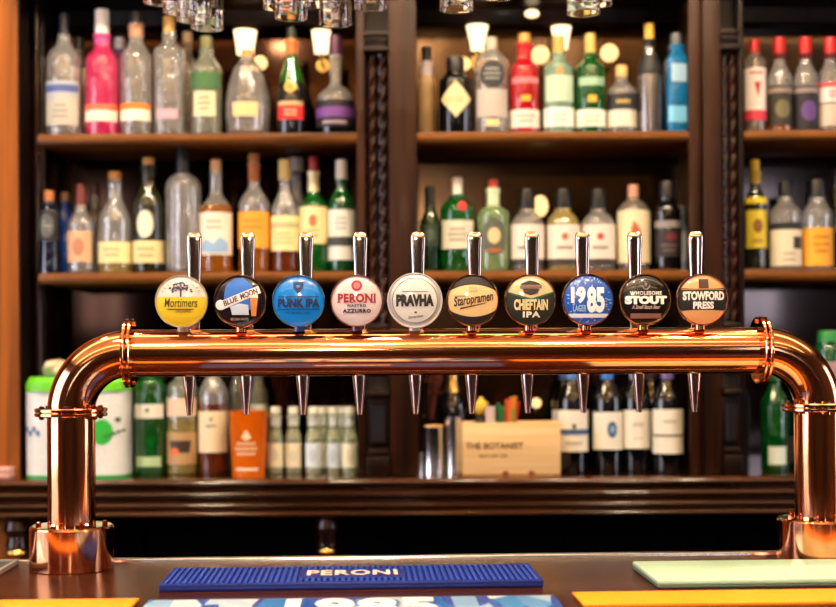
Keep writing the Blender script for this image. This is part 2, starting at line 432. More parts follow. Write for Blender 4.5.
# ---------------------------------------------------------------- tap tower
tw = thing('beer_tap_tower', 'polished copper pipe tap tower with ten round badges on the bar', 'beer tap', (BX, BY, ZB), A)
U, W, R, RB = .598, .340, .0374, .0925
def helix_tube(pts, r, name): return MB().tube(pts, r, 40).build(name, COPPER, tw, smooth=50)
MB().lathe([(0, -U+RB), (R, -U+RB), (R, U-RB), (0, U-RB)], (0, 0, W), 64, 'x').build('pipe', COPPER, tw, smooth=50)
for s in (-1, 1):
    pts = [(s*(U-RB+RB*math.sin(t)), 0, W-RB+RB*math.cos(t)) for t in (PI/2*i/20 for i in range(21))]
    helix_tube(pts, R*.995, 'elbow')
    MB().lathe([(0, .05), (R, .05), (R, W-RB), (0, W-RB)], (s*U, 0, 0), 48).build('column', COPPER, tw, smooth=50)
    # collar on the pipe: two rings with bolts through
    uf = s*(U-RB); m = MB()
    for k in (-.004, .004):
        m.lathe([(R-.002, k-.0027), (.0535, k-.0027), (.0548, k-.0015), (.0548, k+.0015), (.0535, k+.0027), (R-.002, k+.0027)], (uf, 0, W), 48, 'x')
    cl = m.build('collar', COPPER, tw)
    for i in range(6):
        a = PI/2+2*PI*i/6
        b = MB().lathe([(0, -.0105), (.0036, -.0095), (.0036, .0095), (0, .0105)], (uf, .047*math.cos(a), W+.047*math.sin(a)), 6, 'x')
        b.build('bolt', COPPER, cl)
    # collar on the upright
    zf = W-RB; m = MB()
    for k in (-.0035, .0035):
        m.lathe([(R-.002, k-.003), (.055, k-.003), (.0565, k-.0015), (.0565, k+.0015), (.055, k+.003), (R-.002, k+.003)], (s*U, 0, zf), 48)
    cl = m.build('collar', COPPER, tw)
    for i in range(6):
        a = PI/6+2*PI*i/6
        MB().lathe([(0, -.0115), (.0042, -.0105), (.0042, .0095), (0, .0105)], (s*U+.0475*math.cos(a), .0475*math.sin(a), zf), 6).build('bolt', COPPER, cl)
    m = MB(); m.lathe([(0, .0004), (.065, .0004), (.0655, .001), (.0655, .004), (.0655, .03), (.0655, .063), (.0655, .065), (.0645, .0675), (.062, .069), (.058, .0692), (R-.002, .0692)], (s*U, 0, 0), 64)
    bs = m.build('base', COPPER, tw, smooth=20)
    for i in range(6):
        a = 2*PI*i/6+.15
        MB().lathe([(0, .068), (.0045, .068), (.0045, .0735), (.003, .075), (0, .075)], (s*U+.051*math.cos(a), .051*math.sin(a), 0), 6).build('bolt', COPPER, bs)

# taps
SP = .0912
def u_at(i, v):  # even spacing along the pipe
    return (i-4.5)*SP
hand_dx = [0, -3, -1, -3, -1, 0, 2, -3, -6, 0]
RBDG = .0412
VB = -.034
WB = .4205
BLACK = plain('0b0a0a', .25, coat=.6); WHITE = plain('f2f0ec', .3, coat=.6)
def P(c, face=0): return plain(c, .25, coat=1.) if face else plain(c, .55)
def badge(i, rim, face, label, paint):
    RBDG = .0438 if i == 4 else .0412
    u = u_at(i, VB)-.0088; cz = WB
    b = MB()
    b.lathe([(0, .008), (RBDG*.94, .008), (RBDG, .004), (RBDG*1.0, -.004), (RBDG*.985, -.0065), (RBDG*.955, -.0065), (RBDG*.94, -.003), (0, -.003)], (u, VB, cz), 48, 'y')
    b.lathe([(0, 0), (.009, 0), (.008, .03), (.012, .048), (0, .048)], (u, VB+.014, W+.033), 16)
    bo = b.build('tap_badge', rim, tw, label=label)
    Rf = RBDG*.955
    def dome(x, y, e=0.):       # unit-disc coordinates onto the lens
        q = min(1., x*x+y*y)
        return (u+x*Rf, VB-.0035-.0075*(1-q)**.8-e, cz+y*Rf)
    lay = [0]
    def layer(name, m, fnbuild):
        lay[0] += 1; e = .00035*lay[0]
        k = MB(); fnbuild(k, lambda x, y: dome(x, y, e))
        return k.build(name, m, bo, smooth=60)
    layer('badge_face', face, lambda k, f: put_poly(k, ellipse(0, 0, 1, 1, 48), f, 10))
    paint(layer)
def clipx(y): return math.sqrt(max(0, 1-y*y))*.985
def hband(k, f, fy0, fy1, n=28, x0=-1., x1=1.):
    """region between two curves y0(x), y1(x) clipped to the disc"""
    us = [i/n for i in range(n+1)]; vs = [j/8 for j in range(9)]
    def g(u, v):
        x = x0+(x1-x0)*u; lim = math.sqrt(max(0, 1-x*x))*.985
        a = max(-lim, min(lim, fy0(x))); b = max(-lim, min(lim, fy1(x)))
        return f(x, a+(b-a)*v)
    k.grid(g, us, vs)
K = lambda v: (lambda x: v)

def p0(L):
    L('lower_field', P('e8c41a'), lambda k, f: hband(k, f, K(-1), K(.17)))
    def tree(k, f):
        strip(k, f, -.035, .035, .17, .5, 2, 4)
        rnd = random.Random(3)
        for j in range(46):
            a = PI*rnd.random(); r = .18+.27*rnd.random()
            put_poly(k, ellipse(r*1.05*math.cos(a), .36+r*.95*math.sin(a)*.9, .05, .035, 7), f, 1)
        for a in (.4, .9, 1.5, 2.2, 2.7):
            for j in range(7): put_poly(k, ellipse(.05*j*math.cos(a), .42+.045*j*math.sin(a), .022, .022, 6), f, 1)
    L('emblem', P('3a2f52'), tree)
    L('lettering', P('3c3408'), lambda k, f: (put_text(k, 'Mortimers', f, 0, -.06, 1.3, .36, .008, .15), strip(k, f, -.55, .5, -.34, -.3), put_text(k, 'ORCHARD', f, .1, -.4, .6, .09, .01)))
    L('arched_lettering', P('8a7f78'), lambda k, f: [put_text(k, ch, f, .82*math.cos(a), .82*math.sin(a), .07, .1, .01, 0, a-PI/2) for ch, a in zip("WESTONSCIDER", [PI*.84-PI*.68*j/11 for j in range(12)])])
def p1(L):
    L('night_sky', P('2a6fd0'), lambda k, f: put_poly(k, densify([(-.62, .2), (-.55, .62), (-.2, .9), (.15, .92), (.5, .62), (.45, -.35), (-.3, -.35), (-.6, -.1)], 4), f, 5))
    L('snow_field', P('c8d4ea'), lambda k, f: put_poly(k, densify([(-.38, -.22), (0, -.1), (.34, -.16), (.36, -.55), (-.3, -.55)], 4), f, 4))
    def rib(k, f):
        ca, sa = math.cos(.4), math.sin(.4)
        put_poly(k, densify([(x*ca-y*sa, .13+x*sa+y*ca) for x, y in ((-.85, -.17), (.85, -.15), (.85, .15), (-.85, .17))], 10), f, 4)
        put_poly(k, ellipse(-.76, -.15, .2, .2, 20), f, 3)
    L('ribbon', P('e9e2e2'), rib)
    L('lettering', P('4a2f3a'), lambda k, f: (put_text(k, 'BLUE', f, -.36, .0, .6, .22, .03, .1, .38), put_text(k, 'MOON', f, .36, .29, .72, .24, .03, .1, .38)))
    L('beer_glass', P('e88a3a'), lambda k, f: put_poly(k, densify([(.42, .18), (.72, .18), (.64, -.6), (.46, -.6)], 4), f, 3))
    L('foam', P('f4ead8'), lambda k, f: strip(k, f, .42, .72, .12, .24, 4, 2))
    L('lower_lettering', P('c8a8a0'), lambda k, f: (put_text(k, 'BELGIAN WHITE', f, 0, -.72, .7, .1, .01)))
def p2(L):
    L('shield', P('082a6a'), lambda k, f: put_poly(k, densify([(-.2, .75), (.2, .75), (.2, .5), (0, .28), (-.2, .5)], 4), f, 3))
    L('shield_mark', P('2f86c8'), lambda k, f: put_poly(k, ellipse(.0, .58, .08, .06, 12), f, 2))
    L('bars', P('0a3474'), lambda k, f: (strip(k, f, -.8, .82, .14, .18, 16, 1), strip(k, f, -.84, .84, -.36, -.32, 16, 1)))
    L('lettering', P('06225a'), lambda k, f: (put_text(k, 'PUNK IPA', f, .02, -.09, 1.66, .36, .055), put_text(k, 'POST MODERN CLASSIC', f, 0, -.48, 1.0, .09, .01)))
def p3(L):
    def ring(k, f): k.grid(lambda u, v: f(0+(.12+.1*v)*math.cos(2*PI*u), .6+(.12+.1*v)*math.sin(2*PI*u)), [i/24 for i in range(25)], [0, .5, 1])
    L('seal', P('a82430'), ring)
    L('seal_centre', P('d8737a'), lambda k, f: put_poly(k, ellipse(0, .6, .11, .11, 16), f, 2))
    def nm(k, f):
        put_text(k, 'PERONI', f, 0, .1, 1.5, .36, .045, 0, 0, 1.1)
        x0, w = -.75, 1.5
        for c in (-.71, -.46, -.2, .33, .6, .71):
            strip(k, f, c-.06, c+.06, -.09, -.05, 2, 1)
        for c in (-.71, -.46, -.2, .33, .71): strip(k, f, c-.06, c+.05, .24, .28, 2, 1)
    L('lettering', P('9c1824'), nm)
    L('lower_lettering', P('2c2450'), lambda k, f: (put_text(k, 'NASTRO', f, 0, -.2, .74, .12, .05, 0, 0, 1.3), put_text(k, 'AZZURRO', f, 0, -.41, 1.12, .16, .06, 0, 0, 1.2)))
def p4(L):
    def ring(k, f): k.grid(lambda u, v: f((.86+.135*v)*math.cos(2*PI*u), (.86+.135*v)*math.sin(2*PI*u)), [i/48 for i in range(49)], [0, 1])
    L('inner_ring', plain('d4d0cc', .42, .7), ring)
    L('ring_line', P('5a5654'), lambda k, f: k.grid(lambda u, v: f((.835+.02*v)*math.cos(2*PI*u), (.835+.02*v)*math.sin(2*PI*u)), [i/48 for i in range(49)], [0, 1]))
    L('lettering', P('171314'), lambda k, f: put_text(k, 'PRAVHA', f, 0, .0, 1.42, .46, .07))
    L('lower_lettering', P('5a3a34'), lambda k, f: (put_text(k, 'Staropramen', f, .02, -.62, .56, .15, .01, .35, .12), put_poly(k, ellipse(.02, -.45, .05, .04, 10), f, 1), strip(k, f, -.5, .5, .32, .345, 8, 1)))
def p5(L):
    L('dark_crown', P('20120c'), lambda k, f: hband(k, f, lambda x: .62-.28*x*x+.0, K(1)))
    L('dark_foot', P('20120c'), lambda k, f: hband(k, f, K(-1), lambda x: -.66+.3*x*x))
    L('lettering', P('3a2414'), lambda k, f: (put_text(k, 'Staropramen', f, .02, -.0, 1.62, .5, .025, .35, .16), put_poly(k, densify([(-.55, -.38), (.5, -.13), (.5, -.1), (-.5, -.3)], 5), f, 2), strip(k, f, -.75, -.3, .15, .18, 4, 1)))
    L('upper_lettering', P('a07a50'), lambda k, f: (put_text(k, 'PRAGUE', f, 0, .5, .3, .07, .01), put_text(k, '1869', f, 0, .36, .34, .1, .01)))
def p6(L):
    L('dark_field', P('18201a'), lambda k, f: hband(k, f, K(-1), lambda x: .06+.3*abs(x)))
    L('green_edge', P('2c5a44'), lambda k, f: hband(k, f, lambda x: .06+.3*abs(x)-.12+.08*abs(x), lambda x: .06+.3*abs(x)))
    L('crest', P('2a1c22'), lambda k, f: (put_poly(k, densify([(-.32, .68), (0, .8), (.32, .68), (.42, .6), (.0, .62), (-.42, .6)], 3), f, 2, (0, .69)), put_poly(k, densify([(-.34, .44), (.34, .44), (.28, .28), (0, .2), (-.28, .28)], 3), f, 2)))
    L('crest_band', P('7c5a52'), lambda k, f: strip(k, f, -.44, .44, .46, .58, 8, 2))
    L('lettering', P('e8cf98'), lambda k, f: put_text(k, 'CHIEFTAIN', f, 0, -.19, 1.36, .44, .045))
    L('lower_lettering', P('f2ead8'), lambda k, f: put_text(k, 'IPA', f, .02, -.58, .7, .24, .04, 0, 0, 1.15))
def p7(L):
    def mott(k, f):
        r = random.Random(5)
        for j in range(60):
            a = 2*PI*r.random(); q = .45+.48*r.random()
            x, y = q*math.cos(a), q*math.sin(a)
            put_poly(k, ellipse(x, y, .03+.05*r.random(), .012+.02*r.random(), 8, a), f, 1)
    L('speckles', P('8fb4e4'), mott)
    def nm(k, f):
        put_text(k, '19', f, -.41, .19, .58, .67, .05)
        put_text(k, '85', f, .29, 0, .73, 1.04, .05)
    L('lettering', P('f4f4f8'), nm)
    L('lower_lettering', P('9fc8ea'), lambda k, f: (put_text(k, 'LAGER', f, -.36, -.34, .52, .26, .02)))
    L('pale_band', P('dfe6f4'), lambda k, f: hband(k, f, K(-.72), K(-.56), 28, -.8, .8))
def p8(L):
    def ring(k, f): k.grid(lambda u, v: f((.12+.05*v)*math.cos(-PI-PI*u*-1), .58+(.14+.05*v)*math.sin(-PI+PI*u)), [i/16 for i in range(17)], [0, 1])
    L('crest', P('8a7a74'), lambda k, f: (ring(k, f), put_poly(k, ellipse(0, .62, .06, .06, 10), f, 1)))
    L('upper_lettering', P('d8d2cc'), lambda k, f: put_text(k, 'WHOLESOME', f, 0, .26, 1.3, .16, .04, 0, 0, 1.1))
    L('lettering', P('f6f2ee'), lambda k, f: put_text(k, 'STOUT', f, 0, -.02, 1.7, .34, .08))
    L('lower_lettering', P('c8a8a0'), lambda k, f: put_text(k, 'A Small Batch Beer', f, 0, -.3, 1.15, .16, .015, .3))
    L('base_band', P('8a5c50'), lambda k, f: hband(k, f, K(-.76), K(-.56), 28, -.62, .62))
def p9(L):
    L('dark_band', P('120c0c'), lambda k, f: hband(k, f, lambda x: -.42-.05*x*x, lambda x: .42+.05*x*x))
    L('tower_emblem', P('4a2c18'), lambda k, f: (strip(k, f, -.18, .22, .44, .82, 4, 4),))
    L('trim_line', P('b07a50'), lambda k, f: (strip(k, f, -.86, .86, .38, .41, 16, 1),))
    L('lettering', P('f6ece6'), lambda k, f: (put_text(k, 'STOWFORD', f, .02, .14, 1.68, .36, .05), put_text(k, 'PRESS', f, 0, -.24, .84, .3, .05)))
CRM = plain('d89a5a', .2, 1.)
badges = [
 (P('b8a888', 1), P('e6ddd6', 1), 'white and yellow badge with a tree and the cider name', p0),
 (COPPER, P('1a1018', 1), 'dark badge with white ribbon, blue sky and beer glass', p1),
 (P('1c4a80', 1), P('0a86e4', 1), 'bright blue badge with dark blue lettering', p2),
 (P('6a2c2c', 1), P('e4cfd0', 1), 'pale pink badge with red lettering', p3),
 (plain('d4d0cc', .42, .7), P('dcd8d4', 1), 'white badge in chrome ring with black lettering', p4),
 (COPPER, P('f0c890', 1), 'cream badge with slanted script and dark top and foot', p5),
 (COPPER, P('dcc090', 1), 'cream and dark green badge with cream lettering', p6),
 (COPPER, P('2a5cc0', 1), 'blue badge with tall white numerals', p7),
 (CRM, P('14100f', 1), 'black badge with white wide lettering', p8),
 (COPPER, P('e8a872', 1), 'copper coloured badge with black band and white lettering', p9)]
for i, (rim, face, lab, fn) in enumerate(badges):
    badge(i, rim, face, lab, fn)
    # lever handle
    u = u_at(i, .034)*.994+.0009+hand_dx[i]*.0016; v = .036
    m = MB(); prof = [(-.085, .0086), (-.03, .0086), (.0, .0092), (.06, .0112), (.080, .0121), (.087, .0117), (.0915, .0095), (.093, .006)]
    secs = []
    zt = .442
    for h, hw in prof:
        hd = hw*.55; cx_ = hw*.74; cy_ = hd*.5; e = hw*.1
        oc = [(hw, -cy_), (hw, cy_), (cx_, hd), (-cx_, hd), (-hw, cy_), (-hw, -cy_), (-cx_, -hd), (cx_, -hd)]
        ring = []
        for k in range(8):
            p, q0, q1 = oc[k], oc[k-1], oc[(k+1) % 8]
            for q, s in ((q0, .14), (q1, .14)): ring.append(m.bm.verts.new((u+p[0]+(q[0]-p[0])*s, v+p[1]+(q[1]-p[1])*s, zt+h)))
        secs.append(ring)
    for a, b in zip(secs, secs[1:]):
        for j in range(16): m.face([a[j], a[(j+1) % 16], b[(j+1) % 16], b[j]])
    m.face(secs[0][::-1]); m.face(secs[-1])
    m.lathe([(0, 0), (.013, 0), (.013, .012), (.009, .016), (0, .016)], (u, v, W+.02), 20)
    m.build('tap_handle', CHROME, tw, smooth=50)
    # nozzle behind the pipe
    u = (i-4.5)*.0917-.0047
    m = MB(); m.lathe([(0, -.066), (.0042, -.066), (.005, -.06), (.0115, -.002), (.0115, .012), (0, .012)], (u, .045, W-.035), 20)
    m.tube([(u, .03, W+.0), (u, .045, W-.004), (u, .045, W-.03)], .012, 12)
    m.build('nozzle', NOZ, tw, smooth=50)
# ---------------------------------------------------------------- bottles
ZS = {'U': ZT1, 'L': ZT2, 'K': ZK}
def G(c, t=.72, r=.06):
    m = plain(c, r, 0., t, 1., 1.45)
    n, l = m.node_tree.nodes, m.node_tree.links
    if 'Bump' not in n:      # slightly wavy moulded glass
        tc = n.new('ShaderNodeTexCoord'); t_ = n.new('ShaderNodeTexNoise'); t_.inputs['Scale'].default_value = 38; t_.inputs['Detail'].default_value = 1
        bp = n.new('ShaderNodeBump'); bp.inputs['Strength'].default_value = .75; bp.inputs['Distance'].default_value = .01
        l.new(tc.outputs['Object'], t_.inputs[0]); l.new(t_.outputs[0], bp.inputs['Height']); l.new(bp.outputs[0], n['Principled BSDF'].inputs['Normal'])
    return m
CLEAR = G('fdfcfa', .9, .0); CLEARG = G('eef4e2', .88, .0); SMOKE = G('f0e6d6', .9, .0); TONIC = G('e0ecc8', .7, .03); HOLLOW = (CLEAR, CLEARG, SMOKE)
GREEN = G('0c8a2c', .78, .06); DKGREEN = G('0a3a1c', .5, .08); OLIVE = G('2a2c14', .5, .08); PGREEN = G('a9d0b4', .6, .1)
LGREEN = G('b4d69a', .7, .06); AMBER = G('d8801e', .72, .06); DAMBER = G('7a3410', .5, .06); RED = G('c80c1e', .4, .1)
PINK = G('e0306c', .5, .08); LILAC = G('a060c0', .55, .08); BLUE = G('1450c8', .5, .08); SKY = G('1c8ed0', .45, .1)
NAVY = G('0c1430', .3, .08); BLACKG = plain('0a090b', .1, coat=.5); WINEG = plain('07090a', .08, coat=.6); YELG = G('dcc878', .7, .06)
COPPERF = plain('b86a3c', .35, .6)
def prof_r(prof, z):
    for (ra, za), (rb, zb) in zip(prof, prof[1:]):
        if zb > za and za <= z <= zb: return ra+(rb-ra)*(z-za)/(zb-za)
    return prof[-2][0]
def rot_prof(r, zsh, rn, znk, ztop, shape):
    p = [(0, 0), (r*.86, 0), (r*.97, .002), (r, .007), (r, zsh)]
    for i in range(1, 11):
        t = i/10
        if shape == 'round': k = math.cos(t*PI/2)**.8
        elif shape == 'slope': k = 1-t
        elif shape == 'square': k = 1-t**3.2
        else: k = .5+.5*math.cos(PI*t)
        p.append((rn+(r-rn)*k, zsh+(znk-zsh)*t))
    p += [(rn, ztop-.012), (rn*1.14, ztop-.011), (rn*1.14, ztop-.002), (rn*.9, ztop), (0, ztop)]
    return p
def bottle(name, label, sh, x, hw, ytop, ysh, ynk, nhw, glass, cap=None, labels=(), foil=None, fill=None, shape='s', d=3.58, sq=0, group=None, yaw=0., cat='bottle', flask=None, ribs=None):
    z0 = ZS[sh]; Z = lambda y: pz(x, y, d)-z0
    r = (hw-.6)/F*d; rn = nhw/F*d; H = Z(ytop)
    if cap: H = Z(cap[2])+.002
    prof = flask(r, rn, Z, H) if flask else rot_prof(r, Z(ysh), rn, Z(ynk), H, shape)
    o = thing(name, label, cat, (px(x, d), d, z0+.0006), yaw, group)
    m = MB(); 
    if fill:
        zf = Z(fill[0]); a = [p for p in prof if p[1] < zf-1e-4]; rf = prof_r(prof, zf)
        m.lathe(a+[(rf, zf)], sq=sq, seg=36); m.mi = 1
        up = [p for p in prof if p[1] > zf+1e-4]; b = [(rf, zf)]+up
        if glass in HOLLOW: b = [(rf, zf)]+up[:-3]+[(rn, H), (rn-.0024, H)]+[(max(q-.0024, .0015), z) for q, z in up[:-3]][::-1]+[(rf-.0024, zf), (0, zf)]
        m.lathe(b, sq=sq, seg=36)
        bmesh.ops.remove_doubles(m.bm, verts=m.bm.verts[:], dist=1e-6)
        m.build('body', [fill[1], glass], o)
    elif glass in HOLLOW:
        t_ = .0024
        inner = [(max(q-t_, .0015), max(z, .011)) for q, z in prof[2:-3]]
        m.lathe(prof[:-3]+[(rn, H), (rn-t_, H)]+inner[::-1]+[(0, .009)], sq=sq, seg=84 if ribs else 36, ribs=ribs).build('body', glass, o)
    else: m.lathe(prof, sq=sq, seg=36).build('body', glass, o)
    def surf(e):
        def fn(xx, zz):
            R0 = prof_r(prof, zz)+e
            a = -PI/2+xx/max(R0, .004)
            k = R0
            if sq: k = R0/((abs(math.cos(a))**sq+abs(math.sin(a))**sq)**(1/sq))
            return (k*math.cos(a), k*math.sin(a), zz)
        return fn
    if cap:
        c, ya, yb, chw = cap[:4]; cm = c if not isinstance(c, str) else plain(c, .35)
        rc = chw/F*d; zt, zb = Z(ya), Z(yb)
        MB().lathe([(0, zb), (rc, zb), (rc*1.0, zt-.004), (rc*.93, zt-.001), (rc*.8, zt), (0, zt)], seg=24).build('stopper' if len(cap) > 4 else 'cap', cm, o)
    if foil:
        c, ya, yb, chw = foil[:4]; q0, q1 = Z(yb), min(Z(ya), H-.0005)
        MB().lathe([(0, q0)]+[(prof_r(prof, q0+(q1-q0)*k/8)+.001, q0+(q1-q0)*k/8) for k in range(9)]+[(0, q1)], seg=24).build('neck_foil', c if not isinstance(c, str) else plain(c, .35, .2), o)
    for L in labels:
        ya, yb, c, ang = L[:4]; za, zb = Z(yb), Z(ya)
        m = MB(); fo, fi = surf(.0012), surf(.0002)
        n = 18; rr = r*math.radians(ang)
        if len(L) > 5 and L[5]:        # shaped label outline
            xs, zs = L[5](rr, za, zb); put_poly(m, list(zip(xs, zs)), fo, 5); bm_e = None
        else:
            us = [i/n for i in range(n+1)]; vs = [j/8 for j in range(9)]
            gen = lambda u, v: (max(-1, min(1, 2*u-1))*rr, za+(zb-za)*v)
            # follow the radius at the label's middle so that it stays upright
            def wrap(fn_e):
                def g(u, v):
                    zz = za+(zb-za)*v; a = -PI/2+math.radians(ang)*(2*u-1); R0 = prof_r(prof, zz)+fn_e; k = R0
                    if sq: k = R0/((abs(math.cos(a))**sq+abs(math.sin(a))**sq)**(1/sq))
                    return (k*math.cos(a), k*math.sin(a), zz)
                return g
            m.grid(wrap(.0012), us, vs)
        lo = m.build('label', c if not isinstance(c, str) else plain(c, .55), o)
        for q in (L[4] if len(L) > 4 else ()):
            k = MB(); f = surf(.0022)
            if q[0] == 'band': strip(k, f, -rr*.99, rr*.99, Z(q[2]), Z(q[1]), 18, 3); nm = 'label_band'
            elif q[0] == 'ell': put_poly(k, ellipse(q[1]/F*d, Z(q[2]), q[3]/F*d, q[4]/F*d), f, 3); nm = 'label_emblem'
            elif q[0] == 'poly': put_poly(k, densify([(a/F*d, Z(b)) for a, b in q[1]], 4), f, 4); nm = 'label_emblem'
            elif q[0] == 'lines':
                nm = 'printed_lines'; rr_ = random.Random(int(x*7+q[1]))
                for j in range(q[3]):
                    yy = q[1]+(q[2]-q[1])*(j+.5)/q[3]; hh = (q[2]-q[1])/q[3]*.24; ww = q[4]*(.6+.4*rr_.random())
                    n_ = max(2, int(ww/1.3))
                    for t_ in range(n_):
                        xa = -ww+2*ww*t_/n_; strip(k, f, (xa+.2)/F*d, (xa+2*ww/n_*.75)/F*d, Z(yy+hh), Z(yy-hh), 1, 1)
            k.build(nm, plain(q[-1], .5), lo, smooth=60)
    return o

gUL, gLL, gUM, gLM, gUR, gLR = ['bottles on the %s' % s for s in ('upper left shelf', 'lower left shelf', 'upper middle shelf', 'lower middle shelf', 'upper right shelf', 'lower right shelf')]
def B(*a, **k): return bottle('spirit_bottle', *a, **k)
DK = '2a2420'
# upper left shelf
B('tall clear bottle with blue band and slim dark stopper, far left of upper shelf', 'U', 66, 18.5, 14, 62, 38, 6, CLEAR, ('1c2030', 14, 36, 5), [(84, 101, 'a9b0b8', 62, [('band', 88, 95, '4a5c9a')]), (101, 128, 'b8b4a8', 60, [('lines', 106, 122, 3, 9, '8a867a')])], group=gUL)
B('clear bottle with painted cream highlight half hidden behind the far left bottle', 'U', 81, 12, 40, 75, 55, 4.5, SMOKE, ('2a2a2c', 38, 50, 5), [(70, 128, 'd8ccb4', 50)], d=3.68, group=gUL)  # cream patch paints a highlight on the glass
B('bright pink bottle with white cap on the upper left shelf', 'U', 104, 17.5, 10, 62, 46, 7.5, PINK, ('e4dcdc', 10, 35, 7), [(107, 113, 'e86848', 68), (113, 124, 'f0d8cc', 68)], foil=('c84a8a', 35, 46, 7.6), group=gUL)
B('lilac bottle squeezed behind the bright pink bottle', 'U', 121, 10, 40, 66, 52, 5, LILAC, ('d8d4dc', 38, 50, 5.5), d=3.68, group=gUL)
B('clear bottle with orange and white label beside the pink bottle', 'U', 138, 16.5, 12, 60, 40, 7, CLEAR, ('23201e', 12, 24, 6), [(106, 112, 'ee7a24', 68), (112, 123, 'f4e4d0', 68)], foil=('b88468', 26, 38, 6.5), group=gUL)
B('plain clear cylinder bottle with gold cap under the hanging glasses', 'U', 171, 16, 17, 52, 42, 6.5, CLEAR, ('c8a058', 17, 34, 6), [(112, 121, 'c8a0b0', 40)], ribs=(14, .022), group=gUL)
B('slim clear bottle with pale cap behind the plain clear cylinder bottle', 'U', 189, 9, 34, 66, 50, 4.5, SMOKE, ('d8b488', 32, 44, 5), d=3.68, group=gUL)
B('clear bottle with green leaf band and cream label on the upper left shelf', 'U', 208, 16, 37, 72, 54, 6.5, CLEARG, ('6a6a3c', 37, 50, 6), [(75, 92, '3c6a3a', 66), (94, 119, 'dcd2ac', 44, [('lines', 98, 114, 3, 7, '8a8060')])], group=gUL)
def flaskp(r, rn, Z, H):
    p = [(0, 0), (r*.7, 0), (r*.86, .006)]
    for i in range(13):
        t = i/12; p.append((r*(.9+.1*math.sin(PI*t))*(1 if t < .5 else 1)*(math.cos((t-.35)*1.15) if t > .35 else 1), .012+(Z(72)-.012)*t))
    rl = p[-1][0]
    for i in range(1, 9):
        t = i/8; p.append((rn+(rl-rn)*(.5+.5*math.cos(PI*t)), Z(72)+(Z(58)-Z(72))*t))
    return p+[(rn, H-.008), (rn*1.2, H-.006), (rn*1.2, H), (0, H)]
bottle('decanter_bottle', 'round bellied clear flask bottle with amber neck stopper on upper left shelf', 'U', 249, 23, 46, 80, 56, 7, CLEAR, ('c89058', 50, 62, 6, 1), [(106, 120, 'e8c890', 34)], flask=flaskp, ribs=(10, .02), group=gUL)
B('black and green bottle with red label and gold seal on upper left shelf', 'U', 293, 16, 30, 92, 58, 5.5, G('1a7a1c', .55, .08), ('1c2a20', 28, 40, 4.5), [(108, 122, 'c81c1c', 52, [('band', 104, 108, 'c8a878'), ('lines', 111, 119, 2, 8, 'e8b890')]), (83, 96, 'd8ac48', 22, [('ell', 0, 89.5, 3.5, 3.5, 'b0802c')], lambda rr, za, zb: zip(*ellipse(0, (za+zb)/2, 6/F*3.58, 6/F*3.58)))], foil=('d07038', 38, 55, 4.2), fill=(84, BLACKG), shape='slope', group=gUL)
B('squat dark bottle with purple band and purple neck foil, right end of upper left shelf', 'U', 337, 19.5, 36, 101, 86, 6, CLEAR, ('4a1c44', 36, 56, 6), [(103, 129, '1c1420', 80, [('band', 110, 120, '6a3c8c'), ('lines', 122, 128, 1, 14, 'b8a8c0')])], fill=(104, BLACKG), shape='round', group=gUL)
# lower left shelf
B('dark bottle with grey oval label and copper cap, far left of lower left shelf', 'L', 50, 11, 190, 212, 203, 5, NAVY, ('b8703c', 191, 202, 5), [(212, 242, '1a1a1e', 70, [('ell', 0, 227, 7.5, 12, '55585a'), ('lines', 221, 233, 3, 6, 'a8a8a0')])], group=gLL)
B('blue shouldered bottle just behind the dark far left bottle', 'L', 66, 9, 194, 218, 206, 4.5, BLUE, ('8a6a48', 193, 203, 4.5), d=3.68, group=gLL)
B('clear bottle with pinkish tan label and reddish neck on lower left shelf', 'L', 82, 14, 182, 226, 208, 5.5, CLEAR, ('6a2c20', 184, 206, 5), [(232, 263, 'd8ac88', 58, [('ell', 0, 248, 6, 9, 'b88060')])], group=gLL)
B('clear bottle with brown cap behind the pinkish tan label bottle', 'L', 96, 10, 184, 222, 205, 4.5, SMOKE, ('4a2a1a', 183, 196, 4.5), d=3.69, group=gLL)
B('bell shouldered clear bottle with cork and plain cream label', 'L', 116, 17, 172, 222, 196, 7, CLEAR, ('c8843c', 172, 180, 6.5, 1), [(243, 264, 'e8dca4', 80, [('lines', 248, 259, 2, 12, 'b0a070')])], fill=(243, YELG), group=gLL)
B('dark olive bottle with white oval and cream label', 'L', 149.5, 16, 158, 208, 180, 7, OLIVE, ('c89048', 158, 166, 6, 1), [(242, 264, 'e8d8a0', 80, [('lines', 247, 260, 2, 12, 'a89868')]), (212, 239, 'ece4cc', 40, (), lambda rr, za, zb: zip(*ellipse(-1/F*3.58, (za+zb)/2, 8.5/F*3.58, (zb-za)/2)))], foil=('20241a', 166, 178, 7.2), group=gLL)
B('tall ornate clear bottle with long black stopper behind first tap handle', 'L', 184, 18, 148, 188, 174, 8, CLEAR, ('17161a', 149, 175, 7, 1), [], shape='round', ribs=(12, .03), group=gLL)
B('whisky bottle with cream label over a blue mountain', 'L', 217, 17, 160, 212, 192, 6, CLEAR, ('d8a878', 160, 172, 5.5, 1), [(214, 256, 'ece0d0', 76, [('poly', [(-15, 254), (-15, 246), (-8, 240), (-1, 245), (6, 238), (15, 244), (15, 254)], '8fb4d8'), ('lines', 220, 232, 2, 10, 'a89880')])], fill=(206, AMBER), group=gLL)
B('whisky bottle with plain orange label and amber neck', 'L', 255, 16, 154, 206, 184, 5.5, CLEAR, ('b4703c', 154, 164, 5.5, 1), [(213, 249, 'f0a02c', 78, [('lines', 219, 232, 2, 10, 'c87818')])], fill=(212, AMBER), foil=('a85c28', 164, 182, 5.2), group=gLL)
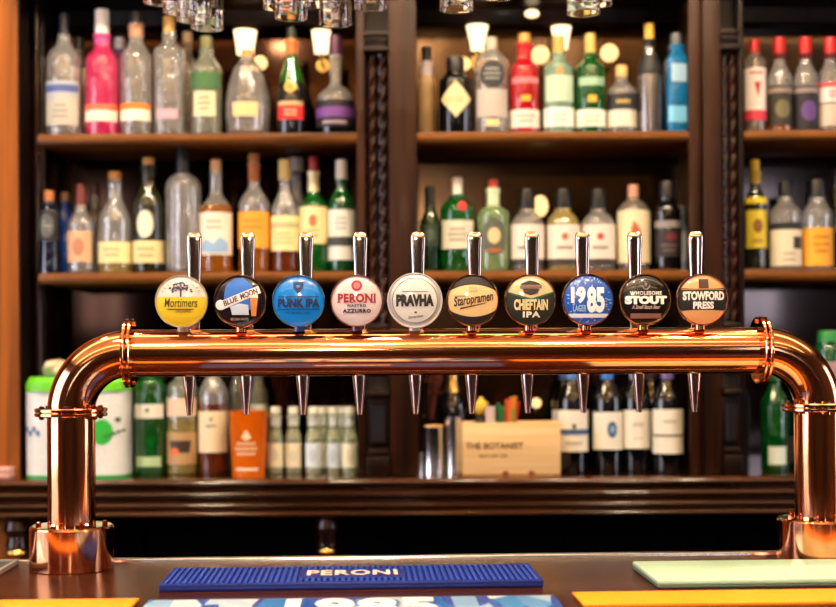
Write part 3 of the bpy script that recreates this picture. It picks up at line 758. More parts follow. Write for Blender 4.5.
B('whisky bottle with tall cream label and yellow waxed neck', 'L', 286, 14.6, 160, 212, 188, 5.8, CLEAR, ('d8c078', 160, 180, 6.5), [(217, 252, 'ecdca0', 78, [('band', 224, 229, 'c0b488'), ('lines', 233, 246, 3, 10, 'b8a878')])], fill=(216, DAMBER), group=gLL)
B('green whiskey bottle with cream label and red cap', 'L', 314.5, 14.6, 157, 208, 192, 5.2, GREEN, ('9a1c2c', 157, 171, 5), [(208, 245, 'e8dca4', 78, [('ell', 0, 222, 4, 6, 'b8704c'), ('lines', 229, 240, 2, 9, 'a89c6c')])], foil=('e8dcb0', 172, 192, 4.6), group=gLL)
B('dark green bottle with white label, dark stripe and white cap', 'L', 342.5, 14.2, 160, 206, 186, 5.5, G('08602c', .55, .08), ('e4e0d4', 160, 180, 6), [(211, 261, 'e0e0d8', 80, [('band', 238, 247, '343c3c'), ('lines', 217, 232, 3, 9, '9a9a94')])], group=gLL)
B('small silver topped clear bottle standing behind the waxed neck bottle', 'L', 297, 9, 160, 204, 184, 6, CLEAR, ('d4cfc8', 158, 172, 8), d=3.7, group=gLL)
# upper middle shelf
B('squat black bottle with cream diamond label', 'U', 457, 18, 58, 84, 75, 8.5, BLACKG, ('0c0b0c', 58, 72, 9), [(84, 120, 'e4d2a0', 62, [('lines', 99, 106, 2, 9, 'b09c68')], lambda rr, za, zb: zip(*densify([(-17/F*3.58, (za+zb)/2), (0, za), (17/F*3.58, (za+zb)/2), (0, zb)], 6)))], shape='round', group=gUM)
B('clear bottle with round black shoulder label on upper middle shelf', 'U', 493, 18, 40, 66, 50, 6.5, CLEAR, ('b8a890', 38, 52, 6), [(64, 91, '2e3032', 50, [('lines', 70, 84, 3, 9, 'a8a8a4')], lambda rr, za, zb: zip(*ellipse(0, (za+zb)/2, 13/F*3.58, (zb-za)/2))), (92, 120, 'b4aca4', 58), (122, 129, 'e0c890', 22)], shape='round', group=gUM)
B('red glass gin bottle with white foot label', 'U', 526, 15.5, 34, 70, 58, 7, RED, ('c89040', 34, 44, 6), [(112, 130, 'eadfd4', 82, [('lines', 116, 126, 2, 11, 'c88a80')]), (80, 86, 'd87a80', 60), (98, 104, 'e0a030', 18)], foil=('b81c20', 44, 58, 7), group=gUM)
B('pale green gin bottle with white foot label and gold cap', 'U', 560, 16, 36, 70, 58, 6, PGREEN, ('c8a050', 36, 54, 6), [(110, 129, 'e6ece4', 82, [('lines', 115, 125, 2, 11, 'a0b4a4')]), (78, 104, 'bcd4b8', 60, [('ell', 0, 74, 4, 4, 'b09050')])], group=gUM)
B('deep green gin bottle with white foot label and gold cap', 'U', 592, 15.5, 34, 70, 58, 6, GREEN, ('c8a858', 34, 54, 5.5), [(112, 129, 'e6ecdc', 82, [('lines', 116, 126, 2, 11, 'a0b494')]), (80, 88, '9ac0a0', 55), (98, 105, 'd8b040', 16)], group=gUM)
B('clear bottle with black and white banded label beside silver ribbed bottle', 'U', 623, 15, 68, 92, 80, 6, CLEAR, ('d8b070', 66, 78, 6), [(96, 112, '20242c', 80, [('lines', 100, 108, 1, 8, 'c8a850')]), (112, 129, 'd8d4c4', 80)], group=gUM)
B('silver ribbed bottle with dark shoulders and gold cap', 'U', 651, 13, 22, 74, 46, 5, plain('8a8484', .25, .8), ('d8a840', 24, 40, 5), [(56, 76, '121214', 84)], foil=('1a1a1c', 40, 48, 5.5), group=gUM)
B('bright blue gin bottle at the right end of upper middle shelf', 'U', 678, 11.7, 32, 62, 52, 6.5, SKY, ('5a6068', 34, 46, 5.5), [(66, 84, 'a8d0ec', 36), (108, 124, '78c4ec', 50)], sq=5, yaw=.1, group=gUM)
B('pale bottle with tan sleeve at the left end of upper middle shelf', 'U', 428, 9, 62, 84, 74, 5, plain('b89464', .5), ('1c1614', 47, 62, 5), [(62, 76, 'd0c4cc', 80)], d=3.66, group=gUM)
# lower middle shelf
B('dark green wine shaped bottle at the left end of lower middle shelf', 'L', 430.5, 11, 186, 228, 204, 4.5, DKGREEN, ('101410', 187, 204, 4.8), [(226, 246, '2c3a30', 70, [('ell', 0, 236, 6, 6, '4a5a4c')])], group=gLM)
B('green gin bottle with red seal and cream label', 'L', 458, 18, 178, 212, 198, 6.5, GREEN, ('e8e4d8', 178, 195, 5.5), [(222, 250, 'e4dcc4', 60, [('lines', 228, 244, 3, 11, '8a8a74')]), (202, 213, 'c01c24', 16, (), lambda rr, za, zb: zip(*ellipse(5/F*3.58, (za+zb)/2, 5/F*3.58, 5/F*3.58)))], shape='round', group=gLM)
B('pale green bottle with dark oval label and red stopper', 'L', 494, 16.5, 180, 216, 206, 6, LGREEN, ('c83c2c', 180, 188, 5, 1), [(220, 256, '54584c', 62, [('ell', 0, 237, 6.5, 8, 'd8c090'), ('ell', 0, 252, 9, 2, 'a85c28')], lambda rr, za, zb: zip(*ellipse(0, (za+zb)/2, 14/F*3.58, (zb-za)/2)))], foil=('dce4b8', 189, 206, 6), shape='round', group=gLM)
for (xx, gl, lb, mk) in ((528, CLEAR, 'clear black capped bottle with cream label left of the oval glowing globe', 'a89c84'), (564, YELG, 'yellow tinted black capped bottle right of the oval glowing globe', 'b06a4c'), (599, CLEAR, 'clear black capped bottle with white label behind eighth tap handle', 'c04a3c')):
    B(lb, 'L', xx, 17.5, 190, 228, 212, 7, gl, ('100e0e', 190, 209, 8), [(226, 260, 'e4d8cc', 74, [('ell', 0, 238, 3.5, 3.5, mk), ('lines', 246, 252, 1, 13, '5a5450')]), (260, 266, '35302c', 76)], shape='round', group=gLM)
B('cream labelled bottle with red leaf motif and pinkish stopper', 'L', 634, 17, 185, 214, 200, 6, SMOKE, ('c89078', 185, 198, 5.5, 1), [(212, 264, 'e0d4ac', 78, [('poly', [(-2, 222), (4, 230), (7, 246), (1, 240), (-5, 232)], 'c85a34')])], shape='round', group=gLM)
B('dark bottle with grey band and faint red motif near right end of lower middle shelf', 'L', 668, 14.5, 182, 212, 198, 7.5, BLACKG, ('1c1a1e', 182, 198, 8), [(222, 229, '8a8684', 70), (231, 258, '241c20', 70, [('ell', 2, 238, 6, 4, '6a2028'), ('lines', 244, 254, 2, 9, '6a6060')])], group=gLM)
B('slim pale blue bottle tucked behind dark bottle at right end of lower middle shelf', 'L', 681.5, 7, 206, 230, 220, 4.5, plain('a8c8e4', .3, coat=.4), ('e0e8f0', 206, 216, 4.5), [(232, 262, 'dfe8f0', 70)], d=3.67, group=gLM)
# upper right shelf
B('red capped bottle with white and red label, leftmost on upper right shelf', 'U', 756, 11.5, 40, 62, 54, 5, SMOKE, ('b81c20', 40, 54, 5), [(70, 112, 'eadcd4', 84, [('poly', [(-3, 84), (4, 84), (1, 100)], 'b03c30'), ('lines', 72, 78, 1, 8, 'b83838')]), (112, 122, 'd83c50', 84)], group=gUR)
B('red capped clear bottle with dark olive label and amber foot', 'U', 781, 13, 38, 80, 60, 5.5, CLEAR, ('c01c20', 38, 54, 6), [(88, 127, '2c2820', 84, [('band', 90, 95, '8a7c6c'), ('ell', 0, 111, 8, 9, '6a6444')])], foil=('5a1414', 54, 60, 5.6), fill=(126, AMBER), group=gUR)
B('red capped clear bottle with black label and purple emblem', 'U', 807, 13, 38, 80, 60, 5.5, CLEAR, ('c01c20', 38, 54, 6), [(88, 132, '1c161c', 84, [('band', 90, 95, '8a7c7c'), ('ell', 0, 113, 8, 10, '5a3c80')])], foil=('5a1414', 54, 60, 5.6), group=gUR)
B('red capped clear bottle with white and red label at the right edge of photo', 'U', 832, 12.5, 38, 78, 60, 5.5, CLEAR, ('c01c20', 38, 54, 6), [(84, 104, 'e8d8d4', 84, [('band', 84, 89, 'c84848'), ('lines', 92, 100, 2, 8, 'a84040')]), (106, 128, 'c8b8a8', 84)], foil=('5a1414', 54, 60, 5.6), group=gUR)
# lower right shelf
B('dark bottle with bright yellow labels and yellow neck', 'L', 756, 11.5, 160, 204, 186, 5, OLIVE, ('d8b020', 160, 172, 4.5), [(198, 205, 'e0c020', 84), (211, 249, 'd8c02c', 70, [('ell', 0, 227, 5, 7, '8a5a1c'), ('lines', 238, 246, 1, 8, '9a7418')])], foil=('b89420', 172, 184, 5), group=gLR)
B('black capped clear bottle with cream and black map label', 'L', 786, 16.5, 180, 214, 200, 7, CLEAR, ('0e0d0e', 182, 198, 7), [(224, 231, '1c1a18', 78), (231, 267, 'dcd2b4', 78, [('poly', [(4, 238), (15, 238), (15, 250), (4, 250)], '1c1a1a'), ('lines', 252, 264, 2, 9, 'a49a80')])], group=gLR)
B('black capped bottle with plain yellow orange label', 'L', 818, 15.5, 180, 216, 198, 7.5, CLEAR, ('141012', 180, 198, 8), [(229, 267, 'f0a828', 80, [('lines', 235, 256, 3, 10, 'b87414')])], shape='s', group=gLR)
B('dark green bottle at right edge behind plain yellow orange label bottle', 'L', 838, 9, 170, 214, 190, 5, DKGREEN, ('141814', 170, 186, 5), d=3.66, group=gLR)
# back counter, left
gK = 'bottles on the back counter'
def Kb(*a, **k): return bottle(*a, **k)
B('green gin bottle with white label beside the green lidded tub', 'K', 150, 16, 352, 386, 376, 6, GREEN, ('d8d4c8', 350, 372, 6), [(404, 418, 'e4e4d8', 64, [('ell', 0, 410, 2, 2, '4a6a4c')]), (456, 466, 'b0d0a4', 50)], group=gK, shape='round')
B('clear bottle with dark and orange badge label under first nozzle', 'K', 182, 15.5, 350, 388, 376, 6, CLEARG, ('e0c8a8', 348, 366, 6), [(398, 416, 'e8c8b0', 74), (432, 464, 'b89468', 76, [('poly', [(-12, 440), (12, 440), (10, 452), (-10, 452)], '3c2c20'), ('ell', -6, 451, 5, 4, 'e0703c')])], fill=(420, YELG), group=gK)
B('whisky bottle with tall cream label between two nozzles', 'K', 213, 15, 346, 394, 372, 6, CLEAR, ('c8a078', 344, 360, 6, 1), [(411, 452, 'ecdcb8', 76, [('ell', 0, 419, 1.5, 2, '7a6a50'), ('lines', 423, 428, 1, 9, '6a5c44')])], fill=(404, DAMBER), group=gK)
B('clear bottle with pale green tint behind the orange beaker', 'K', 238, 10, 352, 392, 374, 5, CLEARG, ('c8c4b0', 350, 362, 5), d=3.69, group=gK)
B('clear bottle with white neck label behind orange beaker, nearer the tonics', 'K', 258, 10, 356, 396, 378, 5, CLEARG, ('d8d8cc', 354, 366, 5), [(404, 430, 'd8dcd0', 70)], d=3.69, group=gK)
gT = 'small tonic water bottles on the back counter'
ton = [(275, 3.57, 'small tonic bottle with white label next to the orange beaker', 'f0e8cc'), (293, 3.57, 'small tonic bottle with white label, second from the orange beaker', 'f0e8cc'), (313, 3.56, 'small tonic bottle with pale blue label in the middle of the group', 'd4e2f0'), (333, 3.58, 'small tonic bottle with pale blue label, second from the right end', 'cfdff0'), (349.5, 3.57, 'small tonic bottle at the right end of the tonic group', 'e8e8cc'), (323, 3.66, 'small tonic bottle in back row of tonics, left one', 'e4e4d0'), (342, 3.67, 'small tonic bottle in back row of tonics, right one', 'e4e4d0')]
for xx, dd, lb, lc in ton:
    bottle('tonic_bottle', lb, 'K', xx, 8.4, 408, 440, 428, 5.2, TONIC, ('dcdccc', 407, 414, 5.2), [(443, 467, lc, 74, [('ell', 0, 455, 4, 6, 'b8c8d8' if lc[0] == 'd' or lc[0] == 'c' else 'd8d4b8')])], foil=('cfd8d0', 416, 426, 5.4), d=dd, group=gT)
# wine bottles
gW = 'red wine bottles on the back counter'
def wine(lb, xx, hw, lab, foilc, d=3.58, ll=(410, 451)):
    bottle('wine_bottle', lb, 'K', xx, hw, 352, 402, 376, 6, WINEG, (foilc, 351, 386, 6.4), [(ll[0], ll[1], 'eee8d8', 74, lab)], d=d, group=gW)
wine('red wine bottle with blue stripe across its white label, next to wooden box', 572, 16, [('band', 429, 434, '3a5c94'), ('ell', 0, 426, 2, 3, '4a5c50'), ('lines', 439, 446, 1, 9, 'b0a898')], '4a78b8')
wine('red wine bottle with blue round emblem on its white label', 607, 15.5, [('ell', 3, 429, 5, 8, '2a5488'), ('ell', 3, 429, 2.5, 4, '8ab0d0')], '2a6cc0', ll=(412, 449))
wine('red wine bottle with plain white label, third in the row', 636, 14.5, [('lines', 420, 428, 1, 8, 'c0b8a8'), ('lines', 436, 440, 1, 7, 'c8c0b0')], '8a98b0', ll=(410, 448))
wine('red wine bottle with thin line across its cream label, right end of row', 667, 16, [('band', 434, 436, '6a645a'), ('lines', 418, 424, 1, 8, 'b8b0a0')], '6a5c98', 3.555, (409, 453))
wine('red wine bottle in second row, its label just showing between the last two bottles', 651, 15, [], '4a2c3c', 3.69, (412, 450))
wine('red wine bottle in second row behind the blue striped one', 565, 14, [], '3c5c90', 3.69, (410, 450))
# right of the tower
B('green bottle with pale shoulder glints under the right collar', 'K', 774, 14, 362, 404, 384, 5.5, GREEN, ('2a5c38', 360, 380, 5.5), [(446, 464, 'd8e4d4', 40)], group=gK)
B('tall green bottle with pinkish label beside the right elbow', 'K', 829, 15, 330, 350, 342, 11, G('0c6a34', .5, .08), ('2a8a3c', 331, 342, 11), [(362, 384, 'b08c90', 50)], group=gK)
B('dark green bottle standing between the right column and green glint bottle', 'K', 797, 11, 380, 414, 396, 5, DKGREEN, ('c8a060', 378, 392, 5), [(436, 462, '4a4438', 70)], d=3.66, group=gK)
# ---------------------------------------------------------------- other things on the back counter
d = 3.56
def rbox(m, hx, hy, z0, z1, n=6, taper=1., steps=1):
    secs = []
    for k in range(steps+1):
        t = k/steps; s = 1+(taper-1)*t; z = z0+(z1-z0)*t; ring = []
        for j in range(48):
            a = 2*PI*j/48; q = 1/((abs(math.cos(a))**n+abs(math.sin(a))**n)**(1/n))
            ring.append(m.bm.verts.new((hx*s*q*math.cos(a), hy*s*q*math.sin(a), z)))
        secs.append(ring)
    for a, b in zip(secs, secs[1:]):
        for j in range(48): m.face([a[j], a[(j+1) % 48], b[(j+1) % 48], b[j]])
    m.face(secs[0][::-1]); m.face(secs[-1]); return m
d = 3.55; xc = 80; hx = 50/F*d
tb = thing('ice_tub', 'white rounded tub with bright green lid and foot behind the left copper elbow', 'tub', (px(xc, d), d, ZK+.0006))
Z = lambda y, x=xc: pz(x, y, d)-ZK
rbox(MB(), hx, .072, .006, Z(390), 5, 1.0, 1).build('body', plain('e0e4e4', .35, coat=.3), tb)
rbox(MB(), hx*1.0, .073, 0, .0065, 5).build('foot', plain('1c9a3c', .4), tb, label='green foot')
m = MB(); rbox(m, hx*1.0, .0765, Z(391), Z(382), 5); rbox(m, hx*.99, .072, Z(382), Z(377), 5, .94)
m.build('lid', plain('6cd41c', .4), tb, label='bright green lid')
yf = lambda x: -.0862
def tubf(e): return lambda x, z: (x, -.072*(max(0, 1-abs(x/hx)**5))**.2-e, z)
m = MB(); put_poly(m, ellipse((108-xc)/F*d, Z(431), 10.5/F*d, 12.5/F*d), tubf(.001), 3)
m.build('green_disc', plain('2fb43c', .4), tb, label='green disc printed on the front')
m = MB()
for q in range(5): strip(m, tubf(.0018), (110+q*4-xc)/F*d, (113+q*4-xc)/F*d, Z(437-q*1.5), Z(434-q*1.5), 1, 1)
put_poly(m, ellipse((123-xc)/F*d, Z(419), 3/F*d, 2.4/F*d, 10), tubf(.0018), 1)
m.build('printed_marks', plain('4a6a3c', .5), tb)
m = MB()
for q in range(4):
    put_poly(m, ellipse((33+q*4-xc)/F*d, Z(428+(q % 2)*4), 1.8/F*d, 3/F*d, 10), tubf(.0018), 1)
m.build('blue_marks', plain('3c64a0', .5), tb)
# crumpled cloth on the lid
m = MB(); r_ = random.Random(4); nx = 14
def cl(u, v):
    a = 2*PI*u; b = PI*v; k = 1+.22*math.sin(3*a+2)*math.sin(b*2)+.15*math.sin(5*a+b*4)
    return (.036*k*math.sin(b)*math.cos(a), .03*k*math.sin(b)*math.sin(a), .02+.02*math.cos(b)*(1+.2*math.sin(4*a)))
m.grid(cl, [i/24 for i in range(25)], [i/12 for i in range(13)])
bmesh.ops.remove_doubles(m.bm, verts=m.bm.verts[:], dist=1e-5)
tag(m.build('folded_cloth', plain('cdbb9c', .8), None, (px(57, 3.55), 3.55, ZK+Z(377)+.0012)), 'crumpled cream cloth lying on the green lid of white tub', 'cloth')
# orange beaker
bk = thing('orange_beaker', 'translucent orange beaker with white crest beside the tonic bottles', 'beaker', (px(248, 3.52), 3.52, ZK+.0006))
dd = 3.52; r1, r0 = 19.5/F*dd, 16/F*dd; h = pz(248, 411, dd)-ZK
OR = plain('f0760c', .25, 0, .3, 0, 1.3)
MB().lathe([(0, 0), (r0, 0), (r1, h-.004), (r1*1.03, h), (r1*.96, h), (r0*.93, .01), (0, .01)], seg=40).build('cup', OR, bk)
def bf(e):
    def f(x, z):
        R0 = r0+(r1-r0)*z/h+e; a = -PI/2+x/R0
        return (R0*math.cos(a), R0*math.sin(a), z)
    return f
zb = lambda y: pz(248, y, dd)-ZK
m = MB(); f = bf(.001); s = dd/F
put_poly(m, densify([(-5*s, zb(437)), (0, zb(429)), (5*s, zb(437)), (0, zb(440))], 3), f, 2)
for y_, w_ in ((443, 10), (448, 12), (453, 10)):
    for j in range(6): strip(m, f, (-w_+j*w_/3)*s, (-w_+j*w_/3+w_/4.5)*s, zb(y_+1.4), zb(y_-1.4), 1, 1)
m.build('printed_crest', plain('f4d8b0', .5), bk, label='white printed crest')
m = MB(); strip(m, bf(.001), -12*s, 12*s, zb(470), zb(467), 12, 1); m.build('base_band', plain('f4dcb8', .5), bk)
# steel canisters
def canister(label, x, hw, y0, d, top=None):
    r = hw/F*d; h = pz(x, y0, d)-ZK
    t = thing('steel_canister', label, 'canister', (px(x, d), d, ZK+.0006), 0, 'steel canisters beside the wooden box')
    MB().lathe([(0, 0), (r, 0), (r, .004), (r*.985, .006), (r*.985, h-.004), (r, h-.003), (r, h), (r*.9, h), (r*.9, h-.03), (0, h-.03)], seg=40).build('body', STEEL, t)
    if top: MB().lathe([(0, h-.02), (r*.88, h-.02), (r*.88, h+.004), (0, h+.006)], seg=30).build('wooden_stopper', plain('d8a870', .5), t)
canister('short steel canister with tan top left of the tall canister', 433, 11, 427, 3.52, 1)
canister('tall steel canister touching the pale wooden box', 453.5, 9.3, 418, 3.53)
canister('tiny steel measure at the left end of the canisters', 418.5, 4, 453, 3.5)
# dark pot with gold top and dried flowers
pt = thing('champagne_bottle', 'dark round shouldered bottle with gold foil behind the steel canisters', 'bottle', (px(452, 3.63), 3.63, ZK+.0006))
MB().lathe([(0, 0), (.038, 0), (.04, .01), (.04, .15), (.038, .175), (.028, .2), (.018, .215), (.015, .23), (0, .23)], seg=36).build('body', BLACKG, pt)
MB().lathe([(0, .205), (.026, .205), (.0165, .23), (.015, .262), (.018, .264), (.018, .28), (.01, .285), (0, .285)], seg=24).build('gold_foil', BRASS, pt, label='gold foil')
fl = thing('dried_flowers', 'blurred pink and rust dried flowers in dark jar left of the gold foiled bottle', 'flowers', (px(430, 3.73), 3.73, ZK+.0006))
MB().lathe([(0, 0), (.022, 0), (.026, .05), (.02, .11), (.022, .13), (.017, .13), (.015, .1), (0, .09)]).build('jar', plain('1c120e', .3), fl)
r_ = random.Random(9)
for c, n, sp in (('d87a70', 9, 0), ('8a4a30', 8, 1)):
    m = MB()
    for j in range(n):
        a, q = 2*PI*r_.random(), .02*r_.random(); ex = (q*math.cos(a)+.016, q*math.sin(a)*.6, .19+.07*r_.random())
        m.tube([(0, 0, .1), (ex[0]*.4, ex[1]*.4, .15), ex], .0012, 6)
        for k in range(7):
            b = 2*PI*k/7; put = [(ex[0]+.014*math.cos(b+t), ex[1]+.012*math.sin(b+t), ex[2]+.008*math.sin(3*t)) for t in (0, .35, .7)]
            m.face([m.bm.verts.new(p) for p in ([ex]+put)])
    m.build('blooms', plain(c, .7), fl)
# wooden box
x0, x1_ = px(462, 3.47), px(560, 3.47); hb = pz(511, 423, 3.47)-ZK; cx_ = (x0+x1_)/2; hw_ = (x1_-x0)/2
wb = thing('wooden_box', 'pale open wooden box with dark stamped lettering beside the wine bottles', 'box', (cx_, 3.53, ZK+.0006))
m = MB(); m.box(-hw_, hw_, -.06, -.05, .004, hb, .0015); m.box(-hw_, hw_, .05, .06, .004, hb, .0015); m.box(-hw_, -hw_+.01, -.05, .05, .004, hb, .0015); m.box(hw_-.01, hw_, -.05, .05, .004, hb, .0015)
m.build('sides', W_BOX, wb)
m = MB(); m.box(-hw_, hw_, -.0595, .06, 0, .01, .001); m.build('bottom', wood('box edge wood', 'a87838', 'c89a58', 0, .6, 0.), wb)
bz = lambda y: pz(511, y, 3.47)-ZK
m = MB(); put_text(m, 'THE BOTANIST', lambda x, z: (x, -.0606, z), px(494, 3.47)-cx_, bz(446), 58/F*3.47, 6.5/F*3.47, .03)
put_text(m, 'ISLAY DRY GIN', lambda x, z: (x, -.0606, z), px(493, 3.47)-cx_, bz(456), 28/F*3.47, 3.4/F*3.47, .02)
m.build('stamped_lettering', plain('5c3a20', .7), wb)
for xx in (505, 531):
    m = MB(); put_poly(m, ellipse(px(xx, 3.47)-cx_, bz(474), 3.4/F*3.47, 3/F*3.47, 14), lambda x, z: (x, -.0607, z), 2); m.build('dark_knot', plain('8a3c1c', .7), wb)

# things standing in the box
def in_box(x, dd): return (px(x, dd), dd, ZK+.0112)
pp = thing('paper_cup', 'small pale pinkish tube standing up out of the wooden box', 'cup', in_box(490, 3.51))
hh = pz(490, 407, 3.51)-ZK-.01
MB().lathe([(0, 0), (.0105, 0), (.0125, hh-.002), (.0132, hh), (.0115, hh), (.0095, .004), (0, .004)], seg=24).build('tube', plain('e6cfc4', .6), pp)
MB().lathe([(.0112, hh*.6), (.0124, hh*.6), (.0127, hh*.66), (.0115, hh*.66)], seg=24).build('band', plain('c8a898', .6), pp)
lm = thing('lemon', 'yellow lemon resting on bottles in the wooden box, left side', 'lemon', in_box(481, 3.55))
zl = pz(481, 408, 3.55)-ZK-.01
MB().lathe([(0, zl-.024), (.006, zl-.022), (.017, zl-.012), (.02, zl), (.017, zl+.012), (.006, zl+.021), (.003, zl+.026), (0, zl+.027)], seg=24).build('fruit', plain('e0b83c', .45), lm)
MB().lathe([(0, 0), (.016, 0), (.016, zl-.03), (.009, zl-.018), (.02, zl-.019), (0, zl-.019)], seg=20).build('stand', plain('3a2a14', .5), lm)
gS = 'coloured straws in the wooden box'
cols = [('1c7a4a', 498, 404, 'dark green'), ('3c9a50', 502, 407, 'light green'), ('e0562c', 507, 400, 'orange red'), ('e8742c', 511, 398, 'orange'), ('e89a2c', 515, 397, 'amber yellow'), ('d83c24', 518, 402, 'red'), ('8aa02c', 513, 409, 'olive')]
for j, (c, xx, yy, nm) in enumerate(cols):
    dd = 3.52+.012*(j % 3); hh = pz(xx, yy, dd)-ZK-.01
    t = thing('drinking_straw', '%s straw leaning in the bundle in the wooden box' % nm, 'straw', in_box(500+j*2.2, dd), 0, gS)
    ex = (xx-500-j*2.2)/F*dd
    MB().tube([(0, 0, 0), (ex*.7, 0, hh*.8)], .0042, 10).build('stem', plain(c, .4), t)
    MB().tube([(ex*.7, 0, hh*.8), (ex, -.004, hh)], .0046, 10).build('bend', plain(c, .4), t)
# folded pink cloth at left end of counter
m = MB(); m.box(-.035, .035, -.04, .04, 0, .012, .004); m.box(-.033, .033, -.038, .04, .012, .026, .005)
tag(m.build('folded_towel', plain('c89a90', .9), None, (px(-1, 3.5), 3.5, ZK+.0006)), 'folded pinkish towel at the far left end of back counter', 'towel')

# ---------------------------------------------------------------- on the bar
def bar_thing(name, label, cat, X, Y): 
    return thing(name, label, cat, (X, Y, ZB+.0005), A)
NAVYR = plain('14287c', .45, name='blue rubber')
pm = bar_thing('bar_runner', 'ribbed blue rubber bar mat with raised white lettering', 'bar mat', -.099, 2.0745)
m = MB(); m.box(-.274, .274, -.0805, .0805, 0, .007, .002); m.box(-.274, .274, -.0805, -.0765, .005, .0105, .0015); m.box(-.274, .274, .0765, .0805, .005, .0105, .0015)
m.box(-.274, -.27, -.078, .078, .005, .0105, .0015); m.box(.27, .274, -.078, .078, .005, .0105, .0015)
m.build('base', NAVYR, pm)
m = MB(); n = 62
for i in range(n):
    u = -.266+.532*i/(n-1); m.box(u-.0022, u+.0022, -.075, .075, .0065, .011)
m.build('ribs', plain('2246b4', .4), pm)
m = MB(); m.box(-.078, .078, -.04, .04, .0065, .0115, .001)
m.build('name_panel', NAVYR, pm)
m = MB(); put_text(m, 'PERONI', lambda x, y: (x, y, .0125), 0, 0, .134, .05, .035, 0, 0, 1.12)
m.build('lettering', plain('f0d4d0', .5), pm)
# printed mat
def mat_print():
    m, n, l, b = nodes('printed bar mat')
    tc = n.new('ShaderNodeTexCoord'); mp = n.new('ShaderNodeMapping'); mp.inputs['Scale'].default_value = (22, 5, 1); mp.inputs['Rotation'].default_value = (0, 0, .25)
    v = n.new('ShaderNodeTexVoronoi'); v.inputs['Scale'].default_value = 1.5
    r = n.new('ShaderNodeValToRGB'); e = r.color_ramp.elements
    e[0].color = (*lin('0a4cb4'), 1); e[1].color = (*lin('d4ecf8'), 1); e[0].position = .3; e[1].position = .92
    k = e.new(.6); k.color = (*lin('2a8ed8'), 1)
    sx = n.new('ShaderNodeSeparateColor')
    l.new(tc.outputs['Object'], mp.inputs[0]); l.new(mp.outputs[0], v.inputs[0]); l.new(v.outputs['Color'], sx.inputs[0]); l.new(sx.outputs[0], r.inputs[0]); l.new(r.outputs[0], b.inputs['Base Color'])
    b.inputs['Roughness'].default_value = .25
    return m
p2m = bar_thing('bar_runner', 'glossy blue and white printed bar mat with big white numerals at the front edge', 'bar mat', -.0863, 1.793)
MB().box(-.275, .275, -.105, .105, 0, .005, .002).build('base', mat_print(), p2m)
MB().box(-.275, .275, .1045, .109, 0, .0045, .001).build('rear_edge', plain('7a6a70', .5), p2m)
m = MB(); put_text(m, '1985', lambda x, y: (x, y, .0058), .012, .034, .2, .125, .05, 0, 0, 1.1)
m.build('numerals', plain('f4f2ee', .4), p2m)
m = MB(); put_text(m, '1985', lambda x, y: (x, y, .0054), .015, .033, .206, .133, .075, 0, 0, 1.1)
m.build('numeral_outline', plain('1450a4', .4), p2m)
# pale green mat
gm = bar_thing('bar_mat', 'plain pale green mat lying before the right copper column', 'bar mat', .67, 2.0975)
MB().box(-.335, .335, -.0945, .0945, 0, .004, .0015).build('underside', plain('5c6a5c', .5), gm, label='dark green grey underside')
MB().box(-.335, .335, -.0945, .0945, .004, .012, .003).build('top', plain('bcdcbc', .35), gm)
m = MB(); m.box(-.2, .33, .008, .014, .0118, .0128, .0005); m.build('seam', plain('d4ecd8', .3), gm)
# orange strips
for X0, X1, Yc, lb in ((.2136, 1.11, 1.909, 'bright orange towel strip on the right half of the bar'), (-1.2, -.38, 1.842, 'bright orange towel strip on the left end of the bar')):
    w2 = (X1-X0)/2
    t = bar_thing('bar_towel', lb, 'bar towel', (X0+X1)/2, Yc)
    t['group'] = 'orange bar towels'
    MB().box(-w2, w2, -.05, .05, 0, .004, .0015).build('cloth', plain('ff9c08', .6), t)
    m = MB(); m.box(-w2, w2, -.052, -.05, 0, .0035); m.box(-w2, w2, .05, .052, 0, .0035); m.build('hem', plain('f08a08', .7), t)
# slate tray left
t = bar_thing('serving_tray', 'dark flat tray with pale rim at the left edge of the bar', 'tray', -.795, 2.17)
MB().box(-.15, .15, -.075, .085, 0, .005, .001).build('plate', plain('1a1416', .25, coat=.4), t)
m = MB(); m.box(.146, .152, -.075, .085, .0, .008, .001); m.box(-.152, .152, .083, .088, 0, .008, .001); m.build('rim', plain('8c8686', .4), t)

# ---------------------------------------------------------------- hanging glasses
rk = thing('glass_rack', 'wooden rack holding upside down glasses above the bar', 'rack', (-.05, 2.49, 2.03))
m = MB(); m.box(-.55, .55, -.2, .2, .2505, .272, .003); m.build('board', W_CAB_H, rk)
for xx in (-.5, .5):
    for yy in (-.17, .17): MB().tube([(xx, yy, .27), (xx, yy, 3.1-2.03)], .006, 10).build('rod', BRASS, rk)
gl = [(209, 28, 'rightmost of the left glass cluster'), (195, 20, 'second from the right in left glass cluster'), (182, 12, 'third from the right in left glass cluster'), (163, 2, 'leftmost of the left glass cluster'),
      (282, 8, 'behind the lower glass over the cognac bottle'), (293, 18, 'right over the black and green bottle'), (323.5, 5, 'half hidden behind the lowest glass of the cluster'), (337, 24, 'over the squat purple banded bottle'), (373, 8, 'over the twisted columns'),
      (458.5, 10.5, 'over the squat black bottle'), (500, -2, 'its rim just showing over the round black label'), (585.5, 15, 'front one of the pair over the green bottle'), (597, 6, 'rear one of the pair over the green bottle')]
gmesh = None
